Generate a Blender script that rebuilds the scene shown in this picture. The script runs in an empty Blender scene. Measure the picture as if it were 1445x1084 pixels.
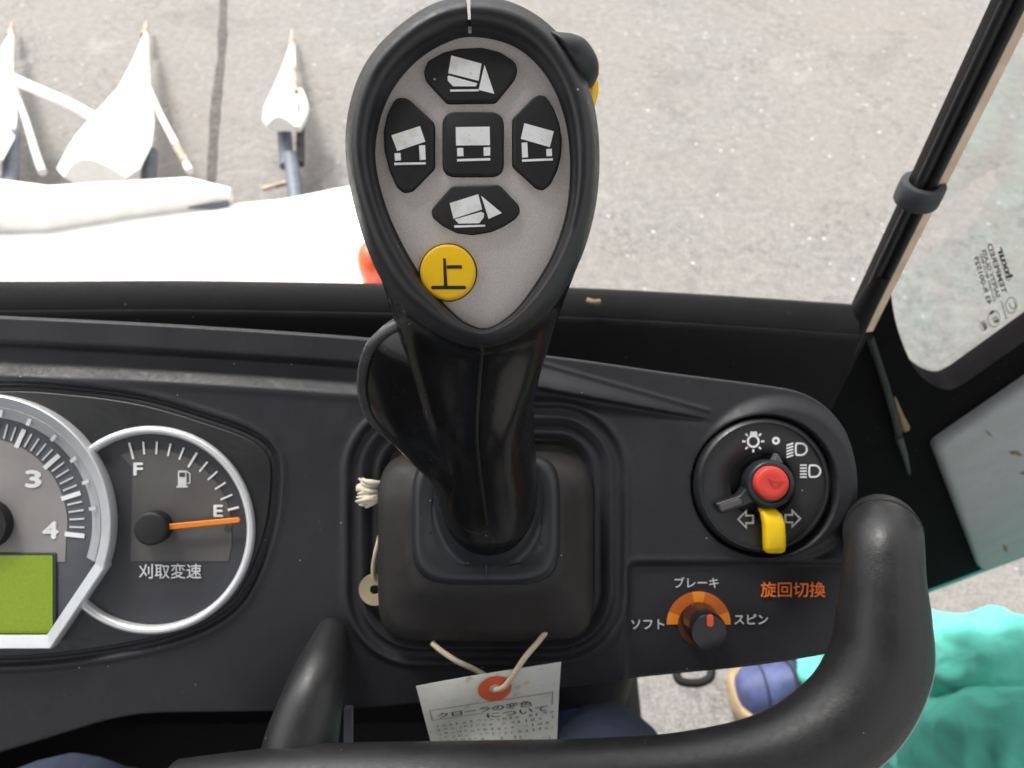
import bpy, bmesh, math, random
import numpy as np
from mathutils import Vector, Matrix, noise as mnoise

random.seed(7)
sc = bpy.context.scene
COL = sc.collection
R = math.radians

# ------------------------------------------------------------------ camera
H = 1.65            # camera height above the yard
PITCH = 50.0        # degrees below the horizon
FPX = 1112.0        # focal length in photo pixels (photo 1445 x 1084)
D = 0.38            # distance camera - dashboard face
cam_d = bpy.data.cameras.new('camera')
cam = bpy.data.objects.new('camera', cam_d)
COL.objects.link(cam)
cam.location = (0, 0, H)
cam.rotation_euler = (R(90 - PITCH), 0, 0)
cam_d.sensor_width = 36
cam_d.lens = 36 * FPX / 1445
cam_d.clip_start = 0.01
cam_d.clip_end = 200
cam_d.dof.use_dof = True
cam_d.dof.focus_distance = 0.262
cam_d.dof.aperture_fstop = 19.0
sc.camera = cam

# ------------------------------------------------------------------ light
SUN_EL, SUN_AZ = 58.0, -40.0        # azimuth clockwise from straight ahead
w = bpy.data.worlds.new('World')
sc.world = w
w.use_nodes = True
nt = w.node_tree
nt.nodes.clear()
sky = nt.nodes.new('ShaderNodeTexSky')
sky.sky_type = 'NISHITA'
sky.sun_disc = False
sky.sun_elevation = R(SUN_EL)
sky.sun_rotation = R(SUN_AZ)
sky.air_density = 1.0
sky.dust_density = 6.0
sky.ozone_density = 1.0
hs = nt.nodes.new('ShaderNodeHueSaturation')
hs.inputs['Saturation'].default_value = 0.08
bg = nt.nodes.new('ShaderNodeBackground')
bg.inputs['Strength'].default_value = 0.15
wo = nt.nodes.new('ShaderNodeOutputWorld')
nt.links.new(sky.outputs[0], hs.inputs['Color'])
nt.links.new(hs.outputs[0], bg.inputs[0])
nt.links.new(bg.outputs[0], wo.inputs[0])
sun_d = bpy.data.lights.new('sun', 'SUN')
sun_d.energy = 1.5
sun_d.angle = R(14)
sun_d.color = (1.0, 0.955, 0.90)
sun = bpy.data.objects.new('sun', sun_d)
COL.objects.link(sun)
sd = Vector((math.sin(R(SUN_AZ)) * math.cos(R(SUN_EL)), math.cos(R(SUN_AZ)) * math.cos(R(SUN_EL)), math.sin(R(SUN_EL))))
sun.rotation_euler = sd.to_track_quat('Z', 'Y').to_euler()
sun.location = (1, 3, 5)
sc.view_settings.view_transform = 'Standard'
sc.view_settings.look = 'None'
sc.view_settings.gamma = 1
sc.view_settings.exposure = 1.15
sc.view_settings.use_curve_mapping = False
sc.cycles.use_denoising = True
sc.cycles.max_bounces = 8
sc.cycles.transparent_max_bounces = 12

# ------------------------------------------------------------------ frames and helpers
CP, SP = math.cos(R(PITCH)), math.sin(R(PITCH))
EX = Vector((1, 0, 0)); EY = Vector((0, SP, CP)); EZ = Vector((0, -CP, SP))   # dashboard axes: right, up the slope, out of the face
CAM = Vector((0, 0, H))
ORG = CAM - EZ * D

def FW(x, y, z):                     # dashboard coordinates -> world
    return ORG + EX * x + EY * y + EZ * z

def fx(px, z=0.0): return (px - 722.5) / FPX * (D - z)
def fy(py, z=0.0): return -(py - 542.0) / FPX * (D - z)
def PX(px, py, z=0.0, zmap=None):    # a spot on a plane parallel to the dash face, z metres in front of it
    zm = z if zmap is None else zmap
    return FW(fx(px, zm), fy(py, zm), z)

def ray(px, py):
    return EX * ((px - 722.5) / FPX) + EY * (-(py - 542.0) / FPX) - EZ

def G(px, py, h=0.0):                # spot at height h above the ground
    d = ray(px, py)
    return CAM + d * ((h - H) / d.z)

def DP(px, py, depth):
    return CAM + ray(px, py) * depth

def PLN(px, py, p0, n):
    d = ray(px, py)
    return CAM + d * ((p0 - CAM).dot(n) / d.dot(n))

class Org:
    pass
ORIG = {}

def thing(name, label, cat, base, group=None, kind=None):
    o = bpy.data.objects.new(name, None)
    o.empty_display_size = 0.02
    COL.objects.link(o)
    o.location = base
    ORIG[o.name] = Vector(base)
    if label: o['label'] = label
    if cat: o['category'] = cat
    if group: o['group'] = group
    if kind: o['kind'] = kind
    return o

def mesh(name, verts, faces, mat, parent=None, smooth=None, base=None, label=None, cat=None, kind=None, group=None):
    """one mesh object; verts are world points"""
    if parent is not None: o0 = ORIG[parent.name]
    else:
        o0 = Vector(base) if base is not None else Vector((0, 0, 0))
    me = bpy.data.meshes.new(name)
    me.from_pydata([tuple(Vector(v) - o0) for v in verts], [], faces)
    me.materials.append(mat)
    bm = bmesh.new(); bm.from_mesh(me)
    bmesh.ops.recalc_face_normals(bm, faces=bm.faces)
    bm.to_mesh(me); bm.free()
    me.update()
    if smooth is not None:
        for p in me.polygons: p.use_smooth = True
        if smooth < 179: me.set_sharp_from_angle(angle=R(smooth))
    o = bpy.data.objects.new(name, me)
    COL.objects.link(o)
    if parent is not None: o.parent = parent
    else: o.location = o0
    ORIG[o.name] = o0
    if label: o['label'] = label
    if cat: o['category'] = cat
    if kind: o['kind'] = kind
    if group: o['group'] = group
    return o

def loft(loops, close=True, cap0=False, cap1=False):
    n = len(loops[0]); v = []; f = []
    for l in loops: v.extend(l)
    m = n if close else n - 1
    for k in range(len(loops) - 1):
        for i in range(m):
            j = (i + 1) % n
            f.append((k * n + i, k * n + j, (k + 1) * n + j, (k + 1) * n + i))
    if cap0: f.append(tuple(range(n)))
    if cap1: f.append(tuple((len(loops) - 1) * n + i for i in range(n)))
    return v, f

class MB:
    def __init__(s): s.v = []; s.f = []
    def add(s, v, f):
        b = len(s.v); s.v.extend(v); s.f.extend([tuple(b + i for i in q) for q in f]); return s

def spline(pts, n, closed=True):
    """Catmull-Rom through 2-D / 3-D points"""
    P = [np.array(p, float) for p in pts]; m = len(P); out = []
    segs = m if closed else m - 1
    for k in range(n if closed else n + 1):
        t = k / n * segs
        i = min(int(t), segs - 1); u = t - i
        if closed: a, b, c, d = P[(i - 1) % m], P[i % m], P[(i + 1) % m], P[(i + 2) % m]
        else: a, b, c, d = P[max(i - 1, 0)], P[i], P[i + 1], P[min(i + 2, m - 1)]
        out.append(0.5 * ((2 * b) + (-a + c) * u + (2 * a - 5 * b + 4 * c - d) * u * u + (-a + 3 * b - 3 * c + d) * u ** 3))
    return out

def inset(pts, d):
    """move a closed 2-D outline inward by d (either winding)"""
    n = len(pts); P = [np.array(p, float) for p in pts]
    area = sum(P[i][0] * P[(i + 1) % n][1] - P[(i + 1) % n][0] * P[i][1] for i in range(n))
    s = 1 if area > 0 else -1
    out = []
    for i in range(n):
        a, b, c = P[i - 1], P[i], P[(i + 1) % n]
        t1 = b - a; t2 = c - b
        t1 = t1 / (np.linalg.norm(t1) + 1e-12); t2 = t2 / (np.linalg.norm(t2) + 1e-12)
        n1 = np.array([-t1[1], t1[0]]); n2 = np.array([-t2[1], t2[0]])
        q = n1 + n2; q = q / max(np.linalg.norm(q), 1e-9)
        k = 1 / max(q.dot(n1), 0.5)
        out.append(b + q * d * k * s)
    return out

def rpoly(pts, r, seg=4):
    """round the corners of a 2-D polygon"""
    n = len(pts); out = []
    for i in range(n):
        a, b, c = [np.array(pts[j % n], float) for j in (i - 1, i, i + 1)]
        u = a - b; v = c - b
        lu, lv = np.linalg.norm(u), np.linalg.norm(v)
        rr = min(r, lu * .48, lv * .48)
        p0 = b + u / lu * rr; p1 = b + v / lv * rr
        for k in range(seg + 1):
            t = k / seg
            out.append((1 - t) ** 2 * p0 + 2 * t * (1 - t) * b + t * t * p1)
    return out

def rrect(x0, y0, x1, y1, r, seg=6):
    return rpoly([(x0, y0), (x1, y0), (x1, y1), (x0, y1)], r * 1.0, seg)

def plate(outline, z0, z1, bev=0.0, px=True, steps=3, zmap=None, dome=0.0):
    """solid with a flat bottom z0 and a (bevelled) top z1 over an outline given in photo pixels at height z1"""
    zm = z1 if zmap is None else zmap
    o2 = [(fx(p[0], zm), fy(p[1], zm)) for p in outline] if px else [tuple(p) for p in outline]
    loops = [[FW(p[0], p[1], z0) for p in o2]]
    if bev > 0:
        for k in range(steps + 1):
            a = k / steps * math.pi / 2
            q = inset(o2, bev * (1 - math.cos(a))) if k else o2
            loops.append([FW(p[0], p[1], z1 - bev + bev * math.sin(a)) for p in q])
    else:
        loops.append([FW(p[0], p[1], z1) for p in o2])
    if dome:
        base = inset(o2, bev) if bev > 0 else o2
        c = np.mean(np.array(base), axis=0)
        for t in (0.3, 0.6, 0.85):
            loops.append([FW(*(np.array(p) * (1 - t) + c * t), z1 + dome * (1 - (1 - t) ** 2)) for p in base])
    return loft(loops, True, True, True)

def lathe(cx, cy, prof, seg=64, a0=0.0, a1=2 * math.pi, cap=True, axis=None):
    """turned body about the dash normal at dash coordinates (cx, cy); prof = [(r, z)...]"""
    full = abs(a1 - a0 - 2 * math.pi) < 1e-6
    n = seg if full else seg + 1
    loops = []
    for r, z in prof:
        loops.append([FW(cx + r * math.cos(a0 + (a1 - a0) * i / seg), cy + r * math.sin(a0 + (a1 - a0) * i / seg), z) for i in range(n)])
    return loft(loops, full, cap and full, cap and full)

def tube(path, rad, seg=20, caps=True, up=Vector((0, 0, 1)), flat=None):
    path = [Vector(p) for p in path]
    n = len(path); loops = []
    rad = [rad] * n if not hasattr(rad, '__len__') else rad
    ref = None
    for i in range(n):
        t = (path[min(i + 1, n - 1)] - path[max(i - 1, 0)]).normalized()
        if ref is None:
            ref = t.orthogonal() if abs(t.dot(up)) > .95 else (up - t * up.dot(t))
        ref = (ref - t * ref.dot(t)).normalized()
        b = t.cross(ref)
        r = rad[i]
        ra, rb = r if hasattr(r, '__len__') else (r, r)
        loops.append([path[i] + ref * math.cos(2 * math.pi * k / seg) * ra + b * math.sin(2 * math.pi * k / seg) * rb for k in range(seg)])
    return loft(loops, True, caps, caps)

def vspline(pts, n):
    return [Vector(p) for p in spline(pts, n, False)]

def wbox(x0, x1, y0, y1, z0, z1):
    v = [Vector((x, y, z)) for z in (z0, z1) for y in (y0, y1) for x in (x0, x1)]
    return v, [(0, 1, 3, 2), (4, 5, 7, 6), (0, 1, 5, 4), (2, 3, 7, 6), (0, 2, 6, 4), (1, 3, 7, 5)]

def textmesh(s, bold=0.0, spacing=1.0):
    cu = bpy.data.curves.new('t', 'FONT')
    cu.body = s
    cu.size = 1.0
    cu.align_x = 'CENTER'; cu.align_y = 'CENTER'
    cu.offset = bold
    cu.space_character = spacing
    cu.resolution_u = 4
    o = bpy.data.objects.new('t', cu)
    COL.objects.link(o)
    bpy.context.view_layer.update()
    dg = bpy.context.evaluated_depsgraph_get()
    me = bpy.data.meshes.new_from_object(o.evaluated_get(dg))
    v = np.array([tuple(q.co) for q in me.vertices]) if len(me.vertices) else np.zeros((0, 3))
    f = [tuple(p.vertices) for p in me.polygons]
    bpy.data.objects.remove(o); bpy.data.curves.remove(cu); bpy.data.meshes.remove(me)
    if len(v):
        v[:, 0] -= (v[:, 0].min() + v[:, 0].max()) / 2
        v[:, 1] -= (v[:, 1].min() + v[:, 1].max()) / 2
    return v, f

def text(s, px, py, z, w_px, mat, parent, name='lettering', bold=0.0, h_px=None, rot=0.0, label=None):
    v, f = textmesh(s, 0.0)
    wd = v[:, 0].max() - v[:, 0].min(); ht = v[:, 1].max() - v[:, 1].min()
    if bold > 0:
        n0 = len(v); vv_ = []; ff_ = []
        for i_, (ox, oy) in enumerate(((0, 0), (1, 0), (-1, 0), (0, 1), (0, -1))):
            vv_.append(v + np.array((ox, oy, 0)) * bold + np.array((0, 0, i_)))
            ff_ += [tuple(j + n0 * i_ for j in q) for q in f]
        v = np.concatenate(vv_); f = ff_
    k = w_px / wd; ky = k if h_px is None else h_px / ht
    c, sn = math.cos(rot), math.sin(rot)
    vs = []
    for q in v:
        a, b = q[0] * k, q[1] * ky
        vs.append(PX(px + a * c - b * sn, py - (a * sn + b * c), z + q[2] * .00004))
    return mesh(name, vs, f, mat, parent, label=label)

def flats(polys, z, mat, parent, name='symbol', thick=0.00012, label=None):
    m = MB()
    for p in polys: m.add(*plate(p, z, z + thick))
    return mesh(name, m.v, m.f, mat, parent, label=label)

def line_poly(a, b, wd):
    a = np.array(a, float); b = np.array(b, float)
    t = (b - a) / np.linalg.norm(b - a); n = np.array([-t[1], t[0]]) * wd / 2
    return [a + n, b + n, b - n, a - n]

def arc_poly(cx, cy, r0, r1, a0, a1, n=12):
    p = [(cx + r1 * math.cos(a0 + (a1 - a0) * i / n), cy - r1 * math.sin(a0 + (a1 - a0) * i / n)) for i in range(n + 1)]
    q = [(cx + r0 * math.cos(a0 + (a1 - a0) * i / n), cy - r0 * math.sin(a0 + (a1 - a0) * i / n)) for i in range(n + 1)]
    return p + q[::-1]

# ------------------------------------------------------------------ materials
def new_mat(name):
    m = bpy.data.materials.new(name); m.use_nodes = True
    n = m.node_tree; n.nodes.clear()
    out = n.nodes.new('ShaderNodeOutputMaterial')
    b = n.nodes.new('ShaderNodeBsdfPrincipled')
    n.links.new(b.outputs[0], out.inputs[0])
    return m, n, b

def noise_node(n, scale, detail=3, rough=.5, vec=None):
    t = n.nodes.new('ShaderNodeTexNoise')
    t.inputs['Scale'].default_value = scale; t.inputs['Detail'].default_value = detail; t.inputs['Roughness'].default_value = rough
    if vec is not None: n.links.new(vec, t.inputs['Vector'])
    return t

def ramp(n, src, stops):
    r = n.nodes.new('ShaderNodeValToRGB')
    while len(r.color_ramp.elements) < len(stops): r.color_ramp.elements.new(0.5)
    for e, (p, c) in zip(r.color_ramp.elements, stops):
        e.position = p; e.color = (c, c, c, 1) if not hasattr(c, '__len__') else (*c, 1)
    n.links.new(src, r.inputs[0])
    return r

def mixc(n, fac, a, b):
    m = n.nodes.new('ShaderNodeMix'); m.data_type = 'RGBA'
    for s, val in ((m.inputs['Factor'], fac), (m.inputs['A'], a), (m.inputs['B'], b)):
        if hasattr(val, 'links') or hasattr(val, 'is_linked'): n.links.new(val, s)
        else:
            s.default_value = val if not hasattr(val, '__len__') else (*val[:3], 1)
    return m.outputs['Result']

def plastic(name, col, rough=.45, grain=0.0, gscale=2500, dust=0.0, spec=.5, metal=0.0, rvar=.08, blotch=0.15, dustcol=(.25, .23, .2), coat=0.0):
    m, n, b = new_mat(name)
    tc = n.nodes.new('ShaderNodeTexCoord').outputs['Object']
    big = noise_node(n, 35, 4, .6, tc)
    fine = noise_node(n, 420, 3, .6, tc)
    c2 = tuple(min(1, c * (1 + blotch)) for c in col); c1 = tuple(c * (1 - blotch) for c in col)
    r0 = ramp(n, big.outputs[0], [(.35, 0), (.65, 1)])
    base = mixc(n, r0.outputs[0], c1, c2)
    if dust > 0:
        sp = noise_node(n, 900, 2, .7, tc)
        r1 = ramp(n, sp.outputs[0], [(.70, 0), (.76, 1)])
        mu = n.nodes.new('ShaderNodeMath'); mu.operation = 'MULTIPLY'
        n.links.new(r1.outputs[0], mu.inputs[0])
        r2 = ramp(n, big.outputs[0], [(.3, .25 * dust), (.7, dust)])
        n.links.new(r2.outputs[0], mu.inputs[1])
        base = mixc(n, mu.outputs[0], base, dustcol)
        vo = n.nodes.new('ShaderNodeTexVoronoi'); vo.inputs['Scale'].default_value = 150; n.links.new(tc, vo.inputs['Vector'])
        rd = ramp(n, vo.outputs['Distance'], [(.035, 1), (.06, 0)])
        sl_ = ramp(n, vo.outputs['Color'], [(.66, 0), (.72, 1)])
        m2 = n.nodes.new('ShaderNodeMath'); m2.operation = 'MULTIPLY'
        n.links.new(rd.outputs[0], m2.inputs[0]); n.links.new(sl_.outputs[0], m2.inputs[1])
        base = mixc(n, m2.outputs[0], base, tuple(min(1, c * 2.0) for c in dustcol))
    n.links.new(base, b.inputs['Base Color'])
    rr = ramp(n, fine.outputs[0], [(.3, max(.02, rough - rvar)), (.7, min(1, rough + rvar))])
    rb = mixc(n, r0.outputs[0], (0, 0, 0), (rvar, rvar, rvar))
    ad = n.nodes.new('ShaderNodeMath'); ad.operation = 'ADD'
    n.links.new(rr.outputs[0], ad.inputs[0]); n.links.new(rb, ad.inputs[1])
    n.links.new(ad.outputs[0], b.inputs['Roughness'])
    b.inputs['Metallic'].default_value = metal
    b.inputs['Specular IOR Level'].default_value = spec
    if coat: b.inputs['Coat Weight'].default_value = coat; b.inputs['Coat Roughness'].default_value = .08
    if grain > 0:
        g = noise_node(n, gscale, 2, .6, tc)
        bp = n.nodes.new('ShaderNodeBump'); bp.inputs['Strength'].default_value = grain; bp.inputs['Distance'].default_value = .0004
        n.links.new(g.outputs[0], bp.inputs['Height']); n.links.new(bp.outputs[0], b.inputs['Normal'])
    return m

M = {}
M['dash'] = plastic('dash_plastic', (.0225, .0230, .0270), .45, .22, 1500, .35, spec=.34)
M['gloss'] = plastic('gloss_black', (.012, .012, .013), .16, 0, dust=.22, spec=.5, rvar=.05)
M['satin'] = plastic('satin_black', (.018, .019, .021), .36, .10, 1800, dust=.12)
M['grip'] = plastic('grip_gloss', (.0075, .0075, .0080), .20, .03, 900, dust=.2, spec=.5, rvar=.05)
M['handle'] = plastic('lever_black', (.022, .023, .026), .37, .14, 1700, dust=.10)
M['collar'] = plastic('collar_black', (.022, .024, .028), .33, .03, 1400, dust=.04, blotch=.08, rvar=.04)
M['rubber'] = plastic('boot_rubber', (.024, .0215, .0205), .50, .10, 900, dust=.12, spec=.4)
M['key'] = plastic('button_black', (.011, .011, .013), .55, .05, 2500, dust=.10)
M['print'] = plastic('white_print', (.80, .81, .82), .6, 0)
M['print2'] = plastic('grey_print', (.62, .63, .64), .6, 0)
M['orange_print'] = plastic('orange_print', (.90, .22, .025), .6, 0)
M['yellow'] = plastic('yellow_button', (1.0, .58, .0005), .45, 0, blotch=.04)
M['yellow2'] = plastic('yellow_lever', (.98, .63, .001), .40, 0, blotch=.06)
M['red'] = plastic('red_button', (.80, .060, .040), .45, 0, blotch=.08)
M['black_print'] = plastic('black_print', (.01, .009, .005), .6, 0)
M['chrome'] = plastic('bezel_silver', (.80, .81, .82), .34, 0, metal=.45, blotch=.02, rvar=.03)
M['bezel2'] = plastic('bezel_slope', (.56, .58, .60), .40, 0, metal=.35, blotch=.06)
M['bezel3'] = plastic('bezel_inner', (.42, .42, .43), .5, .5, 1700, metal=.2, blotch=.15)
M['dial_dark'] = plastic('dial_dark', (.042, .043, .050), .5, 0)
M['dial_ring'] = plastic('dial_ring', (.095, .098, .110), .5, 0)
M['dial_grey'] = plastic('dial_grey', (.27, .26, .255), .55, .05, 1500, blotch=.10)
M['dial_grey2'] = plastic('dial_grey_fuel', (.098, .093, .091), .55, .05, 1500, blotch=.12)
M['needle'] = plastic('needle_orange', (.95, .24, .005), .4, 0)
M['orange_red'] = plastic('orange_red', (.90, .10, .03), .4, 0)
M['orange_hi'] = plastic('orange_bright', (.95, .28, .010), .5, 0)
M['orange_lo'] = plastic('orange_dull', (.60, .14, .012), .5, 0)
M['brown'] = plastic('well_brown', (.085, .026, .010), .5, 0)
M['rail'] = plastic('grab_rubber', (.019, .019, .020), .38, .22, 900, dust=.12, spec=.5)
M['frame'] = plastic('frame_black', (.009, .0085, .009), .6, .06, 600, dust=.06, spec=.22)
M['door'] = plastic('door_black', (.009, .0085, .009), .8, .06, 600, dust=.06, spec=.03)
M['clamp'] = plastic('clamp_rubber', (.045, .047, .052), .5, .1, 900)
M['edge_hilite'] = plastic('edge_painted_highlight', (.07, .07, .072), .2, 0, spec=.7)  # base colour lightened to paint in the highlight along the wing edge
M['rub2'] = plastic('seal_rubber', (.018, .018, .019), .42, .05, 600, spec=.4)
M['edge_orange'] = plastic('pillar_paint', (.90, .66, .49), .5, 0, blotch=.15)
M['trim_grey'] = plastic('trim_grey', (.44, .455, .46), .55, .6, 330, dust=.5, dustcol=(.12, .11, .10), blotch=.06)
M['teal_paint'] = plastic('teal_paint', (.035, .28, .22), .4, 0)
M['white_paint'] = plastic('white_paint', (.86, .85, .82), .4, 0, blotch=.04)
M['rust'] = plastic('rusty_steel', (.42, .32, .24), .8, .4, 200, blotch=.5)
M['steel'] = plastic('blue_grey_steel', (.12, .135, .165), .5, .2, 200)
M['tag_ink'] = plastic('tag_ink', (.34, .335, .33), .8, 0, blotch=.3)
M['lamp'] = plastic('orange_lens', (.85, .12, .04), .2, 0)
M['string'] = plastic('cotton_string', (.58, .48, .35), .9, .8, 800, blotch=.2)
M['tuft'] = plastic('cotton_tuft', (.66, .60, .48), .95, .6, 900, blotch=.15)
M['washer'] = plastic('washer_card', (.38, .31, .19), .6, .2, 900, blotch=.2)
M['eyelet'] = plastic('eyelet_red', (.78, .13, .055), .6, 0, blotch=.1)
M['floor'] = plastic('cab_floor', (.008, .0062, .0068), .6, .3, 300)
M['roof'] = plastic('unseen_shell_grey', (.24, .235, .22), .8, .2, 300)
M['seat'] = plastic('seat_cloth', (.03, .03, .032), .8, .2, 300)
M['tan'] = plastic('tan_strap', (.24, .16, .09), .7, .3, 400)
M['sole'] = plastic('shoe_sole', (.34, .25, .14), .7, .3, 200, blotch=.2)
M['shoe'] = plastic('shoe_blue', (.050, .065, .155), .6, .3, 250, blotch=.25)
M['skin'] = plastic('skin', (.50, .30, .21), .5, .1, 400)
M['hair'] = plastic('hair', (.02, .016, .013), .6, .3, 300)
M['paint_white'] = plastic('faded_paint', (.37, .36, .34), .7, .2, 80, blotch=.2)

def cloth(name, col, wr=.6, folds=False):
    m, n, b = new_mat(name)
    tc = n.nodes.new('ShaderNodeTexCoord').outputs['Object']
    big = noise_node(n, 9, 4, .6, tc)
    we = noise_node(n, 700, 2, .5, tc)
    r = ramp(n, big.outputs[0], [(.3, tuple(c * .8 for c in col)), (.7, tuple(min(1, c * 1.15) for c in col))])
    n.links.new(r.outputs[0], b.inputs['Base Color'])
    b.inputs['Roughness'].default_value = .9
    b.inputs['Specular IOR Level'].default_value = .2
    fo = noise_node(n, 14, 2, .5, tc)
    fo.inputs['Distortion'].default_value = .6
    b1 = n.nodes.new('ShaderNodeBump'); b1.inputs['Strength'].default_value = wr; b1.inputs['Distance'].default_value = .02
    n.links.new(fo.outputs[0], b1.inputs['Height'])
    if folds:
        wv = n.nodes.new('ShaderNodeTexWave'); wv.inputs['Scale'].default_value = 5.5; wv.inputs['Distortion'].default_value = 5.0
        wv.inputs['Detail'].default_value = 2.0; wv.inputs['Detail Scale'].default_value = 1.4; n.links.new(tc, wv.inputs['Vector'])
        n.links.new(wv.outputs['Fac'], b1.inputs['Height'])
        b1.inputs['Distance'].default_value = .012
    b2 = n.nodes.new('ShaderNodeBump'); b2.inputs['Strength'].default_value = .2; b2.inputs['Distance'].default_value = .0008
    n.links.new(we.outputs[0], b2.inputs['Height']); n.links.new(b1.outputs[0], b2.inputs['Normal'])
    n.links.new(b2.outputs[0], b.inputs['Normal'])
    return m
M['teal'] = cloth('teal_trousers', (.14, .58, .47), .8)
M['navy'] = cloth('navy_trousers', (.036, .046, .072))

# silver plate with metallic flake
def silver():
    m, n, b = new_mat('silver_plate')
    tc = n.nodes.new('ShaderNodeTexCoord').outputs['Object']
    fl = noise_node(n, 2600, 2, .7, tc)
    dirt = noise_node(n, 60, 5, .65, tc)
    r = ramp(n, fl.outputs[0], [(.3, (.50, .46, .44)), (.7, (.70, .655, .63))])
    r2 = ramp(n, dirt.outputs[0], [(.62, 0), (.80, .35)])
    c = mixc(n, r2.outputs[0], r.outputs[0], (.16, .11, .075))
    n.links.new(c, b.inputs['Base Color'])
    b.inputs['Metallic'].default_value = .20
    b.inputs['Roughness'].default_value = .50
    bp = n.nodes.new('ShaderNodeBump'); bp.inputs['Strength'].default_value = .15; bp.inputs['Distance'].default_value = .0003
    n.links.new(fl.outputs[0], bp.inputs['Height']); n.links.new(bp.outputs[0], b.inputs['Normal'])
    return m
M['silver'] = silver()

def lcd():
    m, n, b = new_mat('lcd_green')
    tc = n.nodes.new('ShaderNodeTexCoord').outputs['Object']
    no = noise_node(n, 1400, 2, .6, tc)
    r = ramp(n, no.outputs[0], [(.3, (.150, .225, .003)), (.7, (.195, .285, .005))])
    n.links.new(r.outputs[0], b.inputs['Base Color'])
    n.links.new(r.outputs[0], b.inputs['Emission Color'])
    b.inputs['Emission Strength'].default_value = .20
    b.inputs['Roughness'].default_value = .3
    return m
M['lcd'] = lcd()

def keyprint():
    m, n, b = new_mat('worn_key_print')
    tc = n.nodes.new('ShaderNodeTexCoord').outputs['Object']
    a = noise_node(n, 170, 5, .7, tc); c = noise_node(n, 900, 3, .6, tc)
    r = ramp(n, a.outputs[0], [(.50, 0), (.72, .55)])
    col = mixc(n, r.outputs[0], (.86, .865, .87), (.58, .52, .41))
    r2 = ramp(n, c.outputs[0], [(.66, 0), (.74, .6)])
    col = mixc(n, r2.outputs[0], col, (.10, .09, .08))
    n.links.new(col, b.inputs['Base Color']); b.inputs['Roughness'].default_value = .6
    return m
M['keyprint'] = keyprint()

def paper():
    m, n, b = new_mat('tag_paper')
    tc = n.nodes.new('ShaderNodeTexCoord').outputs['Object']
    big = noise_node(n, 60, 5, .65, tc)
    st = noise_node(n, 130, 4, .7, tc)
    r = ramp(n, big.outputs[0], [(.35, (.72, .74, .71)), (.7, (.80, .78, .70))])
    r2 = ramp(n, st.outputs[0], [(.58, 0), (.74, .6)])
    c = mixc(n, r2.outputs[0], r.outputs[0], (.30, .21, .12))
    n.links.new(c, b.inputs['Base Color'])
    b.inputs['Roughness'].default_value = .8
    bp = n.nodes.new('ShaderNodeBump'); bp.inputs['Strength'].default_value = .4; bp.inputs['Distance'].default_value = .001
    n.links.new(big.outputs[0], bp.inputs['Height']); n.links.new(bp.outputs[0], b.inputs['Normal'])
    return m
M['paper'] = paper()

def yard():
    m, n, b = new_mat('yard_asphalt')
    tc = n.nodes.new('ShaderNodeTexCoord').outputs['Object']
    n0 = noise_node(n, .9, 5, .6, tc); n1 = noise_node(n, 7, 5, .65, tc); n2 = noise_node(n, 30, 5, .85, tc); n3 = noise_node(n, 190, 3, .7, tc)
    a = ramp(n, n1.outputs[0], [(.3, (.140, .130, .120)), (.7, (.225, .213, .200))])
    bb = ramp(n, n2.outputs[0], [(.36, (.078, .073, .068)), (.64, (.38, .362, .340))])
    c = mixc(n, .62, a.outputs[0], bb.outputs[0])
    r3 = ramp(n, n3.outputs[0], [(.36, (.05, .047, .044)), (.66, (.42, .405, .385))])
    c = mixc(n, .45, c, r3.outputs[0])
    pk = ramp(n, n0.outputs[0], [(.42, 0), (.68, .45)])
    c = mixc(n, pk.outputs[0], c, (.25, .215, .19))
    sm = noise_node(n, 2.6, 6, .7, tc); sm.inputs['Distortion'].default_value = .8
    s1 = ramp(n, sm.outputs[0], [(.58, 0), (.74, .55)]); c = mixc(n, s1.outputs[0], c, (.40, .375, .345))
    s2 = ramp(n, sm.outputs[0], [(.26, .5), (.42, 0)]); c = mixc(n, s2.outputs[0], c, (.11, .105, .10))
    ck = n.nodes.new('ShaderNodeTexVoronoi'); ck.feature = 'DISTANCE_TO_EDGE'; ck.inputs['Scale'].default_value = 1.1
    dv_ = n.nodes.new('ShaderNodeVectorMath'); dv_.operation = 'ADD'
    n.links.new(tc, dv_.inputs[0]); n.links.new(noise_node(n, 5, 4, .6, tc).outputs['Color'], dv_.inputs[1]); n.links.new(dv_.outputs[0], ck.inputs['Vector'])
    s3 = ramp(n, ck.outputs['Distance'], [(.004, .45), (.012, 0)]); c = mixc(n, s3.outputs[0], c, (.08, .075, .07))
    vo = n.nodes.new('ShaderNodeTexVoronoi'); vo.inputs['Scale'].default_value = 26; n.links.new(tc, vo.inputs['Vector'])
    rr = ramp(n, vo.outputs['Distance'], [(.09, 1), (.14, 0)])
    sel = ramp(n, vo.outputs['Color'], [(.66, 0), (.80, 1)])
    mu = n.nodes.new('ShaderNodeMath'); mu.operation = 'MULTIPLY'
    n.links.new(rr.outputs[0], mu.inputs[0]); n.links.new(sel.outputs[0], mu.inputs[1])
    c = mixc(n, mu.outputs[0], c, (.66, .65, .63))  # pale specks painted in for the sun glints on the yard
    n.links.new(c, b.inputs['Base Color'])
    b.inputs['Roughness'].default_value = .8
    bp = n.nodes.new('ShaderNodeBump'); bp.inputs['Strength'].default_value = .8; bp.inputs['Distance'].default_value = .006
    n.links.new(n3.outputs[0], bp.inputs['Height']); n.links.new(bp.outputs[0], b.inputs['Normal'])
    return m
M['yard'] = yard()
M['tar'] = plastic('tar_joint', (.075, .066, .060), .8, .5, 120, blotch=.5)

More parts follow.
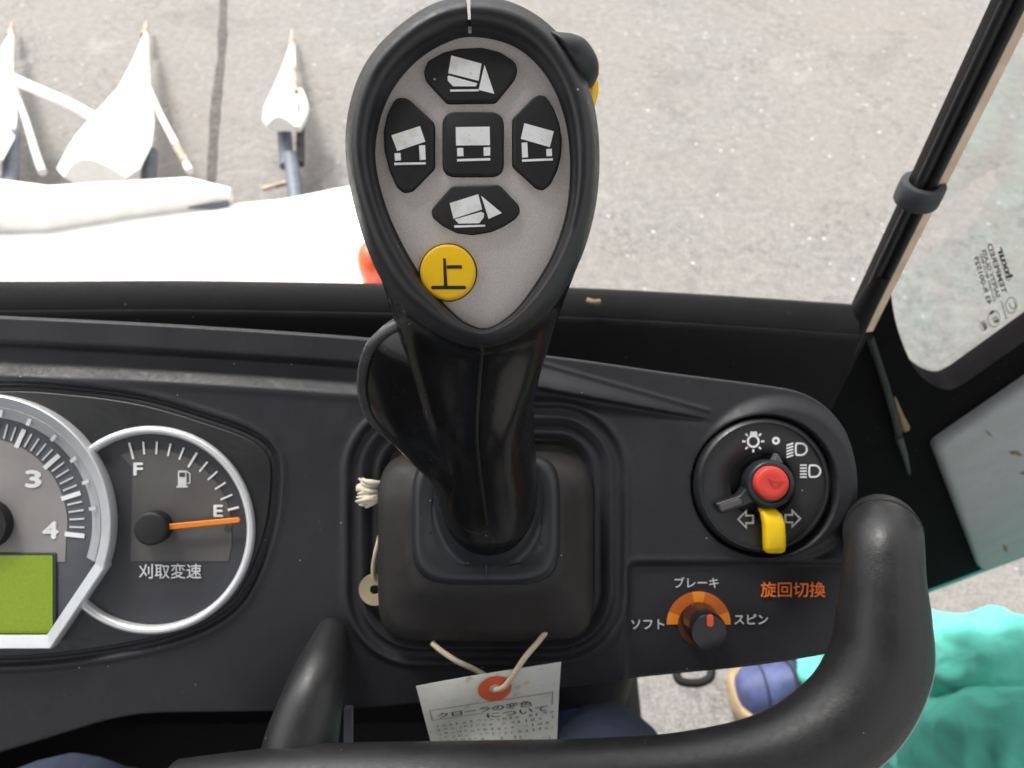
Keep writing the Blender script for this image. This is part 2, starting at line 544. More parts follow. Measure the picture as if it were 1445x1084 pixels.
def glass(name, tint, refl):
    m = bpy.data.materials.new(name); m.use_nodes = True
    n = m.node_tree; n.nodes.clear()
    out = n.nodes.new('ShaderNodeOutputMaterial')
    tr = n.nodes.new('ShaderNodeBsdfTransparent'); tr.inputs[0].default_value = (*tint, 1)
    gl = n.nodes.new('ShaderNodeBsdfGlossy'); gl.inputs['Roughness'].default_value = .02
    lw = n.nodes.new('ShaderNodeFresnel'); lw.inputs['IOR'].default_value = 1.35
    mx = n.nodes.new('ShaderNodeMixShader')
    mu = n.nodes.new('ShaderNodeMath'); mu.operation = 'MULTIPLY'; mu.inputs[1].default_value = refl
    n.links.new(lw.outputs[0], mu.inputs[0]); n.links.new(mu.outputs[0], mx.inputs[0])
    n.links.new(tr.outputs[0], mx.inputs[1]); n.links.new(gl.outputs[0], mx.inputs[2])
    n.links.new(mx.outputs[0], out.inputs[0])
    return m
M['glass'] = glass('window_glass', (.985, .985, .98), .22)
M['lens'] = glass('gauge_lens', (.97, .97, .97), .8)

# ------------------------------------------------------------------ the yard
def ground():
    v = [Vector((-60, -60, 0)), Vector((60, -60, 0)), Vector((60, 60, 0)), Vector((-60, 60, 0))]
    g = mesh('ground', v, [(0, 1, 2, 3)], M['yard'], kind='structure')
    # tar joint running away from the machine
    a = [G(316, -60, .004), G(313, 60, .004), G(304, 150, .004), G(298, 250, .004), G(296, 340, .004)]
    pts = vspline(a, 40); L = []; Rr = []
    for i, p in enumerate(pts):
        wv = .016 * (1 + .6 * mnoise.noise(p * 9))
        L.append(p + Vector((-wv, 0, 0))); Rr.append(p + Vector((wv, 0, 0)))
    f = [(i, i + 1, len(pts) + i + 1, len(pts) + i) for i in range(len(pts) - 1)]
    mesh('tar_joint', L + Rr, f, M['tar'], g)
    return g
ground()

# ------------------------------------------------------------------ harvester header in front of the cab
def slab(poly, thick, name, mat, parent=None, **k):
    """poly: world points of the top face, thick downwards"""
    n = len(poly)
    v = list(poly) + [p - Vector((0, 0, thick)) for p in poly]
    f = [tuple(range(n)), tuple(range(n, 2 * n))] + [(i, (i + 1) % n, n + (i + 1) % n, n + i) for i in range(n)]
    return mesh(name, v, f, mat, parent, **k)

hd = thing('header_deck', 'white painted harvester header deck beyond the black window ledge', 'header', G(250, 330, .30))
slab([G(-260, 262, .62), G(0, 262, .62), G(70, 268, .62), G(180, 282, .62), G(300, 291, .62), G(400, 281, .62), G(480, 265, .62), G(560, 252, .62), G(600, 300, .62), G(600, 520, .62), G(-260, 520, .62)], .35, 'deck_plate', M['white_paint'], hd)
slab([G(-260, 250, .650), G(0, 253, .650), G(70, 262, .650), G(130, 258, .650), G(265, 250, .650), G(325, 265, .650), G(322, 271, .650), G(170, 292, .650), G(60, 310, .650), G(-260, 320, .650)], .03, 'top_flap', M['white_paint'], hd)
slab([G(168, 292, .628), G(250, 279, .628), G(324, 268, .628), G(322, 288, .628), G(300, 291.5, .628), G(230, 292, .628)], .004, 'painted_flap_shade', M['steel'], hd)  # dark sheet laid in for the shade below the flap
# marker lamp
lp = G(530, 372, .66)
prof = []
m_ = MB()
loops = []
for z, r in ((-.04, .03), (0, .034), (.02, .033), (.035, .026), (.045, .012)):
    loops.append([lp + Vector((math.cos(a) * r, math.sin(a) * r * 1.2, z)) for a in np.linspace(0, 2 * math.pi, 25)[:-1]])
mk = thing('marker_lamp', 'orange-red marker lamp on the end of the white header deck', 'lamp', lp - Vector((0, 0, .04)))
v, f = loft(loops, True, True, True); mesh('lens', v, f, M['lamp'], mk, smooth=60)
v, f = wbox(lp.x - .04, lp.x + .04, lp.y - .05, lp.y + .05, lp.z - .055, lp.z - .038); mesh('base', v, f, M['white_paint'], mk)

def cone_shell(sec):
    """sec: list of (left world pt, right world pt, rise) -> a rounded shell"""
    loops = []
    for a, b, h in sec:
        l = []
        for k in range(9):
            t = k / 8
            p = a.lerp(b, t); p = p + Vector((0, 0, h * math.sin(math.pi * t)))
            l.append(p)
        for k in range(7, 0, -1):
            t = k / 8
            p = a.lerp(b, t); p = p + Vector((0, 0, -.02))
            l.append(p)
        loops.append(l)
    return loft(loops, True, True, True)

def divider(px_sections, hs_, label, rods, posts, tip):
    a0 = G(*tip[0], .06)
    t = thing('crop_divider', label, 'divider', G(*px_sections[-1][0], .1), group='crop dividers on the header')
    sec = []
    for (l, r), h in zip(px_sections, hs_):
        a = G(l[0], l[1], h); b = G(r[0], r[1], h)
        sec.append((a, b, (b - a).length * .35))
    v, f = cone_shell(sec); mesh('shell', v, f, M['white_paint'], t, smooth=50)
    v, f = tube([G(tip[0][0], tip[0][1], .05), G(tip[1][0], tip[1][1], .08)], [.004, .016], 10); mesh('tip', v, f, M['rust'], t, smooth=60)
    for path, rad, mt in rods:
        v, f = tube(vspline([G(*p) for p in path], 16), rad, 10); mesh('rod', v, f, M[mt], t, smooth=60)
    for path, rad, mt in posts:
        v, f = tube([G(*p) for p in path], rad, 12); mesh('post', v, f, M[mt], t, smooth=60)
    return t

divider([((203, 48), (209, 48)), ((190, 80), (211, 84)), ((165, 128), (212, 128)), ((118, 185), (218, 170)), ((92, 215), (214, 205)), ((80, 238), (198, 238)), ((90, 250), (178, 252))],
        [.10, .14, .20, .30, .34, .36, .36], 'large white crop divider with a splayed shell and side rods',
        [([(10, 108, .26), (60, 130, .28), (100, 148, .30), (132, 166, .31)], .018, 'white_paint'), ([(207, 120, .2), (225, 160, .22), (246, 200, .24), (268, 242, .26)], .011, 'white_paint'), ([(248, 205, .247), (262, 230, .257)], .0118, 'rust')],
        [([(212, 215, .30), (209, 262, .28)], .022, 'steel')], ((207, 30), (204, 52)))
divider([((13, 48), (19, 48)), ((-8, 84), (18, 84)), ((-40, 130), (20, 128)), ((-80, 180), (24, 165)), ((-100, 210), (20, 196)), ((-110, 232), (4, 226))],
        [.10, .14, .20, .28, .32, .34], 'white crop divider cut off by the left picture edge',
        [([(20, 128, .2), (36, 170, .22), (50, 215, .24), (60, 243, .26)], .012, 'white_paint')], [([(18, 190, .30), (14, 262, .28)], .022, 'steel')], ((18, 30), (15, 52)))
divider([((408, 66), (416, 66)), ((398, 95), (417, 92)), ((385, 125), (419, 120)), ((373, 150), (420, 145)), ((370, 168), (419, 168)), ((376, 177), (416, 178))],
        [.10, .14, .17, .20, .21, .21], 'small narrow white crop divider on a blue-grey post',
        [([(414, 95, .18), (418, 130, .22)], .008, 'rust'), ([(423, 130, .2), (430, 150, .21), (428, 165, .21), (420, 182, .20)], .014, 'white_paint'), ([(371, 267, .1), (405, 258, .1)], .008, 'rust')],
        [([(400, 170, .16), (405, 235, .10)], .024, 'steel'), ([(410, 220, .12), (418, 285, .10)], .024, 'steel'), ([(424, 175, .14), (424, 232, .10)], .014, 'tar')], ((412, 42), (412, 70)))  # the tar-dark third post stands in for the divider's shadow

# ------------------------------------------------------------------ cab shell
# window ledge with its inner wall, right A-pillar, glass
LZ = H - .40
fr = thing('window_ledge', 'black lower window frame running across behind the dashboard', 'window frame', (0, .42, .9))
ed = [(-420, 396), (0, 399), (250, 398), (520, 402), (800, 408), (1000, 418), (1210, 432)]
e3 = [G(x, y, LZ) for x, y in ed]
ex = vspline(e3, 60)
loops = []
for p in ex:
    loops.append([p + Vector((0, .02, -.10)), p + Vector((0, .006, -.004)), p + Vector((0, 0, 0)), p + Vector((0, -.004, -.001)), p + Vector((0, -.014, -.008)), p + Vector((0, -.017, -.012)), p + Vector((0, -.019, -.011)), p + Vector((0, -.022, -.014)), p + Vector((0, -.026, -.05)), p + Vector((0, -.03, -.30))])
v, f = loft(loops, True, True, True); mesh('ledge', v, f, M['frame'], fr, smooth=40)
v, f = tube(vspline([G(828, 424, LZ + .002), G(838, 427, LZ + .002), G(846, 426, LZ + .001)], 8), .0022, 8); mesh('dirt_flake', v, f, M['tan'], fr, smooth=60)

PB = G(1205, 434, LZ)          # left side of the pillar foot
pl = thing('cab_pillar', 'black corner pillar with rubber seals beside the front window', 'pillar', PB - Vector((0, 0, .35)))
def vprism(poly, z0, z1):
    loops = [[Vector((x, y, z)) for x, y in poly] for z in (z0, z1)]
    return loft(loops, True, True, True)
cx, cy = PB.x + .0102, PB.y + .006
post = rpoly([(cx - .0074, cy - .005), (cx + .0074, cy - .005), (cx + .0074, cy + .005), (cx - .0074, cy + .005)], .002, 4)
v, f = vprism(post, LZ - .35, LZ + .9); mesh('post', v, f, M['frame'], pl, smooth=40)
for dx, rr in ((-.0042, .0031), (.0036, .0034)):
    v, f = tube([Vector((cx + dx, cy - .0045, LZ - .05)), Vector((cx + dx, cy - .0045, LZ + .9))], rr, 14); mesh('seal', v, f, M['rub2'], pl, smooth=60)
ex_ = [(cx + .0078, cy - .004), (cx + .0140, cy - .003), (cx + .0140, cy + .008), (cx + .0078, cy + .008)]
v, f = vprism(ex_, LZ - .028, LZ + .9); mesh('painted_edge', v, f, M['edge_orange'], pl, smooth=40, label='pale orange painted edge of the pillar')
# foot flare
v, f = tube([Vector((cx - .035, cy - .012, LZ - .30)), Vector((cx - .022, cy - .012, LZ - .12)), Vector((cx - .006, cy - .010, LZ - .03)), Vector((cx, cy - .004, LZ + .03))], [.030, .018, .0095, .006], 16); mesh('foot', v, f, M['frame'], pl, smooth=60)
# clamp
cpz = None
d_ = ray(1305, 274); t_ = (cy - .004 - CAM.y) / d_.y; cz = (CAM + d_ * t_).z
loops = []
for r, z in ((.0090, -.0075), (.0126, -.0075), (.0134, -.0062), (.0136, .000), (.0134, .0062), (.0126, .0075), (.0090, .0075)):
    loops.append([Vector((cx + r * 1.04 * math.cos(a), cy - .002 + r * math.sin(a), cz + z)) for a in np.linspace(0, 2 * math.pi, 41)[:-1]])
cl = thing('clamp_ring', 'dark rubber clamp ring around the corner pillar', 'clamp', Vector((cx, cy, cz - .008)))
v, f = loft(loops + [loops[0]], True); mesh('ring', v, f, M['clamp'], cl, smooth=40)

# front glass
gy = PB.y + .018
gb = [p + Vector((0, .009, -.012)) for p in ex]
v, f = loft([[p for p in gb], [p + Vector((0, .02, .95)) for p in gb], [p + Vector((0, .025, .95)) for p in gb], [p + Vector((0, .005, 0)) for p in gb], [p for p in gb]], False)
ws = mesh('windscreen', v, f, M['glass'], base=(0, gy, LZ - .03), label='large clear front window pane above the black ledge', cat='window')

# swung-open door
az = R(78)
dd = Vector((math.sin(az), math.cos(az), 0)); dn = Vector((math.cos(az), -math.sin(az), 0))   # along, towards the cab
hinge = Vector((cx + .0170, cy + .004, 0))
def DO(px, py, off=0.0):
    return PLN(px, py, hinge + dn * off, dn)
def solid(poly, n, t, bev=0.0):
    """poly: world pts of the near face; body goes t behind it"""
    k = len(poly)
    v = list(poly) + [p - n * t for p in poly]
    f = [tuple(range(k)), tuple(range(k, 2 * k))] + [(i, (i + 1) % k, k + (i + 1) % k, k + i) for i in range(k)]
    return v, f
dr = thing('cab_door', 'black framed cab door swung open beside the pillar with pale trim panel', 'door', hinge + Vector((0, 0, .75)))
def uv_door(P):
    q = P - hinge
    return (q.dot(dd), q.z)
def from_uv(u, z, off=0.0):
    return hinge + dd * u + Vector((0, 0, z)) + dn * off
inner_px = [(1257, 412), (1263, 450), (1275, 488), (1292, 522), (1315, 543), (1340, 550), (1362, 540), (1445, 482)]
low = [uv_door(DO(x, y)) for x, y in inner_px]
z_top = H + .45
slope = (low[-1][1] - low[-2][1]) / (low[-1][0] - low[-2][0])
far_u = .62
low.append((far_u, low[-1][1] + slope * (far_u - low[-1][0])))
hole = [(low[0][0], z_top)] + low + [(far_u, z_top)]
hole_s = [hole[0]] + [tuple(p) for p in spline(low[:-2], 24, False)] + low[-2:] + [hole[-1]]
# door skin: ring between the glass opening and the outer edge
bl = uv_door(DO(1300, 842)); br = uv_door(DO(1380, 812))
sl2 = (br[1] - bl[1]) / (br[0] - bl[0])
def zbot(u): return bl[1] + sl2 * (u - bl[0])
ucol = sorted(set([0.0] + [p[0] for p in hole_s] + [far_u + .04]))
m = MB()
lowc = hole_s[1:-1]
us = [p[0] for p in lowc]; zs = [p[1] for p in lowc]
def zhole(u): return float(np.interp(u, us, zs))
T = .022
umin = us[0]
cols = [0.0, umin] + list(us[1:]) + [far_u + .04]
# left stile
def slabuv(pts, off0, off1):
    a = [from_uv(u, z, off0) for u, z in pts]; b = [from_uv(u, z, off1) for u, z in pts]; k = len(pts)
    return a + b, [tuple(range(k)), tuple(range(k, 2 * k))] + [(i, (i + 1) % k, k + (i + 1) % k, k + i) for i in range(k)]
poly = [(.14, zbot(.14) + .02), (0, zbot(0) + .16), (0, z_top + .04), (umin, z_top + .04)] + list(lowc) + [(far_u, z_top + .04), (far_u + .05, z_top + .04), (far_u + .05, zbot(far_u + .05) + .02)]
v, f = slabuv(poly, 0, -T); mesh('door_frame', v, f, M['door'], dr, smooth=30)
v, f = slabuv([(.141, zbot(.141)), (.141, zbot(.141) + .0195), (far_u + .049, zbot(far_u + .05) + .0195), (far_u + .049, zbot(far_u + .05))], -.001, -T - .004); mesh('painted_sill', v, f, M['teal_paint'], dr, label='teal painted lower edge of the door')
gp = [(umin - .01, z_top + .02)] + [(u - .008 if i < 4 else u, z - .010) for i, (u, z) in enumerate(lowc)] + [(far_u + .01, lowc[-1][1] - .01), (far_u + .01, z_top + .02)]
v, f = slabuv(gp, -.009, -.013); gl = mesh('glass_pane', v, f, M['glass'], dr)
# rubber lip and hinge edge
v, f = tube([DO(1228, 476, .008), DO(1250, 545, .008), DO(1268, 612, .008)], [.0026, .0032, .0030], 10); mesh('edge_seal', v, f, M['rub2'], dr, smooth=60)
v, f = tube([DO(1262, 560, .004), DO(1270, 585, .004), DO(1277, 604, .004)], [.001, .0026, .0042], 10); mesh('worn_edge', v, f, M['tan'], dr, smooth=60)
v, f = tube([DO(1268, 616, .008), DO(1276, 640, .008), DO(1283, 668, .006)], [.0034, .0030, .0014], 10); mesh('hinge_bolt', v, f, M['dial_dark'], dr, smooth=60)
# pale trim panel
tp = [(1321, 637), (1445, 553), (1620, 434), (1660, 700), (1445, 786), (1386, 808)]
to = .014
tu = rpoly([uv_door(DO(x, y, to)) for x, y in tp], .009, 5)
def uvloop(pts, off): return [from_uv(p[0], p[1], off) for p in pts]
ul = [(p[0], p[1]) for p in tu]
loops = [uvloop(ul, .001), uvloop(ul, to - .008), uvloop(inset(ul, .002), to - .003), uvloop(inset(ul, .006), to)]
v, f = loft(loops, True, True, True)
trim = mesh('trim_panel', v, f, M['trim_grey'], dr, smooth=40, label='pale grey grained trim panel with scuffs')
for (x, y, a, l, wd) in ((1435, 640, 20, 9, 4), (1418, 774, 60, 7, 4), (1428, 640, 30, 5, 3), (1395, 612, 40, 10, 1.6), (1444, 668, 0, 6, 3)):
    a = R(a); c_ = np.array((x, y)); d2 = np.array((math.cos(a), math.sin(a))); n2 = np.array((-d2[1], d2[0]))
    q = [c_ + d2 * l, c_ + n2 * wd * .7 + d2 * l * .2, c_ - d2 * l, c_ - n2 * wd]
    mesh('scuff', [DO(p[0], p[1], to + .0004) for p in q], [(0, 1, 2, 3)], M['tan'], trim)
# etched mark on the door glass, seen from behind
def door_text(s, x0, y0, x1, y1, hgt, bold=0.0):
    """mirrored lettering whose first letter is at (x0,y0) and last at (x1,y1)"""
    v, f = textmesh(s, bold)
    wd = v[:, 0].max() - v[:, 0].min(); ht = v[:, 1].max() - v[:, 1].min()
    a = np.array((x0, y0), float); b = np.array((x1, y1), float); t = (b - a); L = np.linalg.norm(t); t /= L
    nn = np.array((-t[1], t[0])) * -1.0
    out = []
    for q in v:
        s_ = (q[0] / wd + .5) * L; h_ = q[1] / ht * hgt
        p = a + t * s_ - nn * h_
        out.append(DO(p[0], p[1], -.0085))
    return out, f
et = MB()
for s, a, hgt, bo in (('hxur', (1425, 392, 1411, 348), 10, .04), ('TEMPERED', (1418, 414, 1396, 344), 7, .02), ('SAFETY GLASS', (1409, 420, 1388, 352), 6, .02), ('DOT896 M335 M45', (1403, 425, 1384, 358), 3.6, .01), ('43 R-001529', (1397, 430, 1377, 362), 7, .02), ('E000891', (1420, 450, 1413, 425), 3.2, .01), ('C', (1432, 436, 1427, 427), 9, 0), ('E1', (1407, 455, 1399, 440), 7, .02), ('e', (1391, 465, 1387, 456), 5, .02)):
    et.add(*door_text(s, *a, hgt, bo))
for c_, r in (((1422.5, 391), 5.5), ((1427, 431), 11.5), ((1402.5, 450), 12), ((1388, 460), 7)):
    n = 28; o_ = []; 
    for rr in (r, r - 1.1):
        for i in range(n):
            a = 2 * math.pi * i / n
            o_.append(DO(c_[0] + rr * .72 * math.cos(a), c_[1] + rr * math.sin(a), -.0085))
    et.add(o_, [(i, (i + 1) % n, n + (i + 1) % n, n + i) for i in range(n)])
mesh('etched_mark', et.v, et.f, M['black_print'], gl)

# unseen roof and walls added to shape the light; floor and column under the dash
v, f = wbox(-.75, .34, -.75, .56, H + .50, H + .56); mesh('unseen_cab_roof', v, f, M['roof'], base=(0, 0, H + .5), kind='structure')  # out of view, added to shade the interior and darken its reflections
v, f = wbox(-.75, .34, -.80, -.752, .45, H - .30); mesh('unseen_rear_wall', v, f, M['roof'], base=(0, -.78, .45), kind='structure')  # out of view, added for dark reflections, cut low to admit light behind
FZ = H - 1.2
v, f = wbox(-.79, -.752, -.751, .58, .38, H - .28); mesh('unseen_left_wall', v, f, M['floor'], base=(-.77, 0, .45), kind='structure')  # out of view, added to block light under the dash
v, f = wbox(-.75, .19, -.75, .52, FZ - .06, FZ); mesh('cab_floor', v, f, M['floor'], base=(0, 0, FZ), kind='structure')
cons = thing('front_console', 'dark plastic console column under the dashboard', 'console', (-.2, .45, FZ))
cp = rpoly([(-.74, .36), (.155, .36), (.175, .40), (.175, .50), (-.74, .50)], .03, 5)
v, f = vprism(cp, FZ + .001, H - .58); mesh('body', v, f, M['floor'], cons, smooth=40)
v, f = lathe(0, 0, [(0.002, 0), (.002, .001)], 10)
# step handle loop below the door opening
a = [G(957, 938, .30), G(955, 952, .30), G(962, 962, .30), G(985, 964, .30), G(1000, 958, .30), G(1004, 948, .30), G(1003, 934, .30)]
st = thing('step_handle', 'black bent bar step handle below the dashboard', 'handle', G(980, 960, .29))
v, f = tube(vspline(a, 30), .0075, 12); mesh('loop', v, f, M['frame'], st, smooth=60)
v, f = tube([G(957, 938, .30), G(952, 900, .30)], .0075, 12); mesh('arm', v, f, M['frame'], st, smooth=60)
v, f = tube([G(1003, 934, .30), G(1000, 898, .30)], .0075, 12); mesh('arm', v, f, M['frame'], st, smooth=60)

# ------------------------------------------------------------------ dashboard
top_c = [(-330, 436), (-200, 441), (0, 449), (260, 462), (520, 480), (770, 505), (950, 530), (1080, 547), (1130, 557), (1165, 577), (1190, 608), (1202, 648), (1206, 690)]
bot_c = [(-330, 1150), (-150, 1100), (0, 1060), (100, 1030), (160, 1013), (220, 1005), (350, 1003), (500, 999), (700, 980), (900, 956), (1050, 941), (1150, 926), (1178, 917), (1194, 895), (1203, 845), (1206, 800)]
def dense(c, n=600):
    p = np.array(spline(c, n, False)); return p
tc_, bc_ = dense(top_c), dense(bot_c)
xs = np.concatenate([np.linspace(-330, 1120, 460), 1206 - 86 * (1 - np.linspace(0, 1, 60)[1:]) ** 1.8])
NV = 210
ytop = np.interp(xs, tc_[:, 0], tc_[:, 1]); ybot = np.interp(xs, bc_[:, 0], bc_[:, 1])
tv = np.linspace(0, 1, NV)
XX = np.repeat(xs[:, None], NV, 1); YY = ytop[:, None] + (ybot - ytop)[:, None] * tv[None, :]

def sstep(a, b, x):
    t = np.clip((x - a) / (b - a), 0, 1); return t * t * (3 - 2 * t)
def sd_rrect(x, y, cx, cy, hx, hy, r):
    qx = np.abs(x - cx) - hx + r; qy = np.abs(y - cy) - hy + r
    return np.hypot(np.maximum(qx, 0), np.maximum(qy, 0)) + np.minimum(np.maximum(qx, qy), 0) - r
def sd_poly(x, y, poly):
    P = np.array(poly, float); n = len(P)
    d = np.full(x.shape, 1e9); s = np.ones(x.shape)
    for i in range(n):
        a = P[i]; b = P[i - 1]
        e = b - a; wx = x - a[0]; wy = y - a[1]
        t = np.clip((wx * e[0] + wy * e[1]) / (e @ e), 0, 1)
        d = np.minimum(d, np.hypot(wx - e[0] * t, wy - e[1] * t))
        c1 = y >= a[1]; c2 = y < b[1]; c3 = e[0] * wy > e[1] * wx
        fl = (c1 & c2 & c3) | (~c1 & ~c2 & ~c3)
        s = np.where(fl, -s, s)
    return d * s
cluster = spline([(-330, 700), (-300, 600), (-200, 552), (0, 543), (100, 548), (200, 562), (290, 588), (355, 612), (386, 640), (391, 680), (382, 750), (352, 828), (312, 872), (240, 903), (130, 925), (0, 936), (-200, 930), (-310, 850)], 140)
def dash_h(x, y):
    h = np.zeros(x.shape)
    e = y - np.interp(x, tc_[:, 0], tc_[:, 1])
    # ledge band on the left
    wl = 1 - sstep(470, 640, x)
    h += wl * (.0022 * (1 - sstep(30, 40, e)) - .0034 * sstep(34, 44, e) * (1 - sstep(58, 80, e)) + .0010 * np.exp(-((e - 82) / 7) ** 2))
    # tapered rib on the right
    t = np.clip((x - 640) / (1002 - 640), 0, 1)
    yu = 478 + (580 - 478) * t; yl = 524 + (592 - 524) * t
    A = .0095 * (1 - t) ** .8 * (x > 600)
    sfrac = (y - yu) / np.maximum(yl - yu, 4)
    rib = np.clip(sfrac, 0, 1) ** 1.2 * (1 - sstep(1.0, 1.12, sfrac))
    h += A * rib * sstep(560, 680, x) + .0010 * np.exp(-((y - yu) / 3) ** 2) * (t < 1) * (t > 0.05)
    h -= .0030 * (1 - t) ** .5 * np.exp(-((sfrac - 1.3) / .35) ** 2) * sstep(560, 700, x) * (t < 1)
    # instrument cluster: groove and slightly sunken surround
    dcl = sd_poly(x, y, cluster)
    h -= .0028 * np.exp(-(dcl / 3.6) ** 2)
    h += .0008 * np.exp(-((dcl - 8) / 5) ** 2)
    h -= .0012 * sstep(2, -10, dcl) * 1
    # moulded rings round the lever boot
    d = sd_rrect(x, y, 686, 752, 202, 188, 105)
    h += .0016 * np.exp(-((d + 4) / 5) ** 2) - .0018 * sstep(-6, -14, d)
    h += .0014 * np.exp(-((d + 25) / 3.5) ** 2) - .0026 * sstep(-30, -42, d) + .0013 * np.exp(-((d + 47) / 4) ** 2) - .0042 * sstep(-50, -66, d)
    # swelling round the light switch
    ds = np.hypot(x - 1098, (y - 678) * 1.0)
    h += .0050 * (1 - sstep(98, 124, ds)) * 1.0
    d4 = np.hypot(x - 1076.5, y - 685)
    h -= .0075 * (1 - sstep(97, 101, d4))
    # sunken label field lower right
    d5 = sd_rrect(x, y, 1060, 882, 176, 88, 16)
    h -= .0020 * sstep(1, -7, d5)
    h += .0008 * np.exp(-((d5 - 5) / 4) ** 2)
    return h
ZZ = dash_h(XX, YY)
SC = D / FPX
verts = []
NX = len(xs)
base_d = FW(0, -.16, -.03)
dash = thing('dashboard', 'dark grey moulded dashboard panel with raised rib and recessed fields', 'dashboard', base_d)
for i in range(NX):
    for j in range(NV):
        verts.append(FW((XX[i, j] - 722.5) * SC, -(YY[i, j] - 542) * SC, ZZ[i, j]))
faces = []
HX = (XX[:-1, :-1] + XX[1:, 1:]) / 2; HY = (YY[:-1, :-1] + YY[1:, 1:]) / 2
hole_boot = sd_rrect(HX, HY, 686, 752, 135, 120, 60) < 0
hole_sw = np.hypot(HX - 1076.5, HY - 685) < 80
for i in range(NX - 1):
    for j in range(NV - 1):
        if hole_boot[i, j] or hole_sw[i, j]: continue
        a = i * NV + j
        faces.append((a, a + 1, a + NV + 1, a + NV))
# rolled rim and skirt
bd = [(i, 0) for i in range(NX)] + [(NX - 1, j) for j in range(1, NV)] + [(i, NV - 1) for i in range(NX - 2, -1, -1)]
P2 = np.array([(XX[i, j], YY[i, j]) for i, j in bd]); Zb = np.array([ZZ[i, j] for i, j in bd])
tg = np.gradient(P2, axis=0)
for _ in range(3):
    tg[1:-1] = (tg[:-2] + tg[1:-1] * 2 + tg[2:]) / 4
tg /= np.linalg.norm(tg, axis=1)[:, None] + 1e-9
nrm = np.stack([tg[:, 1], -tg[:, 0]], 1)
prev = [i * NV + j for i, j in bd]
for off, dz in ((1.2, -.0002), (2.4, -.0009), (3.4, -.0022), (3.8, -.0040), (4.0, -.020), (1.0, -.026)):
    cur = []
    for k in range(len(bd)):
        q = P2[k] + nrm[k] * off
        cur.append(len(verts)); verts.append(FW((q[0] - 722.5) * SC, -(q[1] - 542) * SC, Zb[k] * .6 + dz))
    for k in range(len(bd) - 1): faces.append((prev[k], prev[k + 1], cur[k + 1], cur[k]))
    prev = cur
mesh('panel', verts, faces, M['dash'], dash, smooth=180)

# glossy cluster plate lying inside the groove
cl_in = inset(cluster, 9)
v, f = plate(cl_in, -.004, .0004, .0008, zmap=0.0); mesh('cluster_plate', v, f, M['satin'], dash, smooth=40)
# printed words of the turning-mode field
text('ブレーキ', 983, 822, -.0013, 62, M['print2'], dash, bold=.012)
text('ソフト', 914, 881, -.0013, 46, M['print2'], dash, bold=.02)
text('スピン', 1060, 874, -.0013, 47, M['print2'], dash, bold=.02)
text('旋回切換', 1119, 832, -.0013, 91, M['orange_print'], dash, bold=.014, label='orange lettering on the turning field')

# ------------------------------------------------------------------ fuel gauge
def dcirc(px, py, r_px, z): return fx(px, z), fy(py, z), r_px / FPX * (D - z)
fgc = (213, 748)
GZ = .0030
fcx, fcy, frad = dcirc(*fgc, 147, GZ)
fg = thing('fuel_gauge', 'round fuel gauge with silver rim and orange needle near empty', 'gauge', FW(fcx, fcy, 0))
k = frad / 147
v, f = lathe(fcx, fcy, [(143 * k, .0008), (146 * k, .0012), (147 * k, .0030), (145.5 * k, .0046), (142 * k, .0054), (138 * k, .0050), (135.5 * k, .0034), (135 * k, .0009)], 128, R(-134), R(131), cap=False)
mesh('rim', v, f, M['chrome'], fg, smooth=70)
dpts = []
for a in np.linspace(-math.pi, math.pi, 121)[:-1]:
    r = 136.0; ox, oy = fgc[0] + 27, -(fgc[1] - 740); dx_, dy_ = math.cos(a), math.sin(a)
    b_ = ox * dx_ + oy * dy_; c_ = ox * ox + oy * oy - 181.0 ** 2; q_ = b_ * b_ - c_
    if q_ > 0 and -b_ - math.sqrt(q_) > 0: r = min(r, -b_ - math.sqrt(q_))
    dpts.append((fgc[0] + r * dx_, fgc[1] - r * dy_))
v, f = plate(dpts, .0005, .0012); dial = mesh('dial', v, f, M['dial_dark'], fg)
# lighter field
gp = []
for a in np.linspace(4, 112, 40): gp.append((fgc[0] + 114 * math.cos(R(a)), fgc[1] - 114 * math.sin(R(a))))
gp += [(187, 660), (186, 720), (184, 792), (322, 792), (327, 770)]
flats([gp], .0013, M['dial_grey2'], fg, 'dial_field', .0002)
for i in range(11):
    a = R(104 - 8.94 * i)
    r0, r1, wd = (103, 127, 3.2) if i in (0, 5) else ((112, 128, 3.2) if i == 10 else (107, 125, 2.6))
    p = lambda r: (fgc[0] + r * math.cos(a), fgc[1] - r * math.sin(a))
    flats([line_poly(p(r0), p(r1), wd)], .0017, M['print'], fg, 'tick')
text('F', 195, 662, .0018, 12, M['print'], fg, bold=.03, h_px=17)
text('E', 308, 721, .0018, 12, M['print'], fg, bold=.03, h_px=16)
text('刈取変速', 240, 806, .0018, 88, M['print'], fg, bold=.008)
flats([rrect(251, 664, 263, 686, 2, 2), line_poly((249, 687), (265, 687), 2.5)], .0017, M['print2'], fg, 'pump_symbol')
flats([[(253, 667), (261, 667), (261, 673), (253, 673)]], .00185, M['dial_dark'], fg, 'pump_symbol')
flats([line_poly((263, 665), (268, 669), 1.6), line_poly((268, 669), (268, 682), 1.6), line_poly((268, 682), (264, 682), 1.6)], .0017, M['print2'], fg, 'pump_symbol')
x, y, r = dcirc(321, 746, 5, .0018)
v, f = lathe(x, y, [(r, .0014), (r, .0018)], 20); mesh('warning_dot', v, f, M['dial_dark'], fg)
nz = .0062
v, f = plate([(236, 740), (336, 730.5), (338, 734), (336.5, 737.5), (236, 748)], nz - .0012, nz, .0003); mesh('needle', v, f, M['needle'], fg)
x, y, r = dcirc(211, 747, 24, .0095)
v, f = lathe(x, y, [(r * .97, .0013), (r, .0060), (r * .99, .0085), (r * .93, .0092), (r * .8, .0095), (.0001, .0096)], 48); mesh('hub', v, f, M['key'], fg, smooth=40)

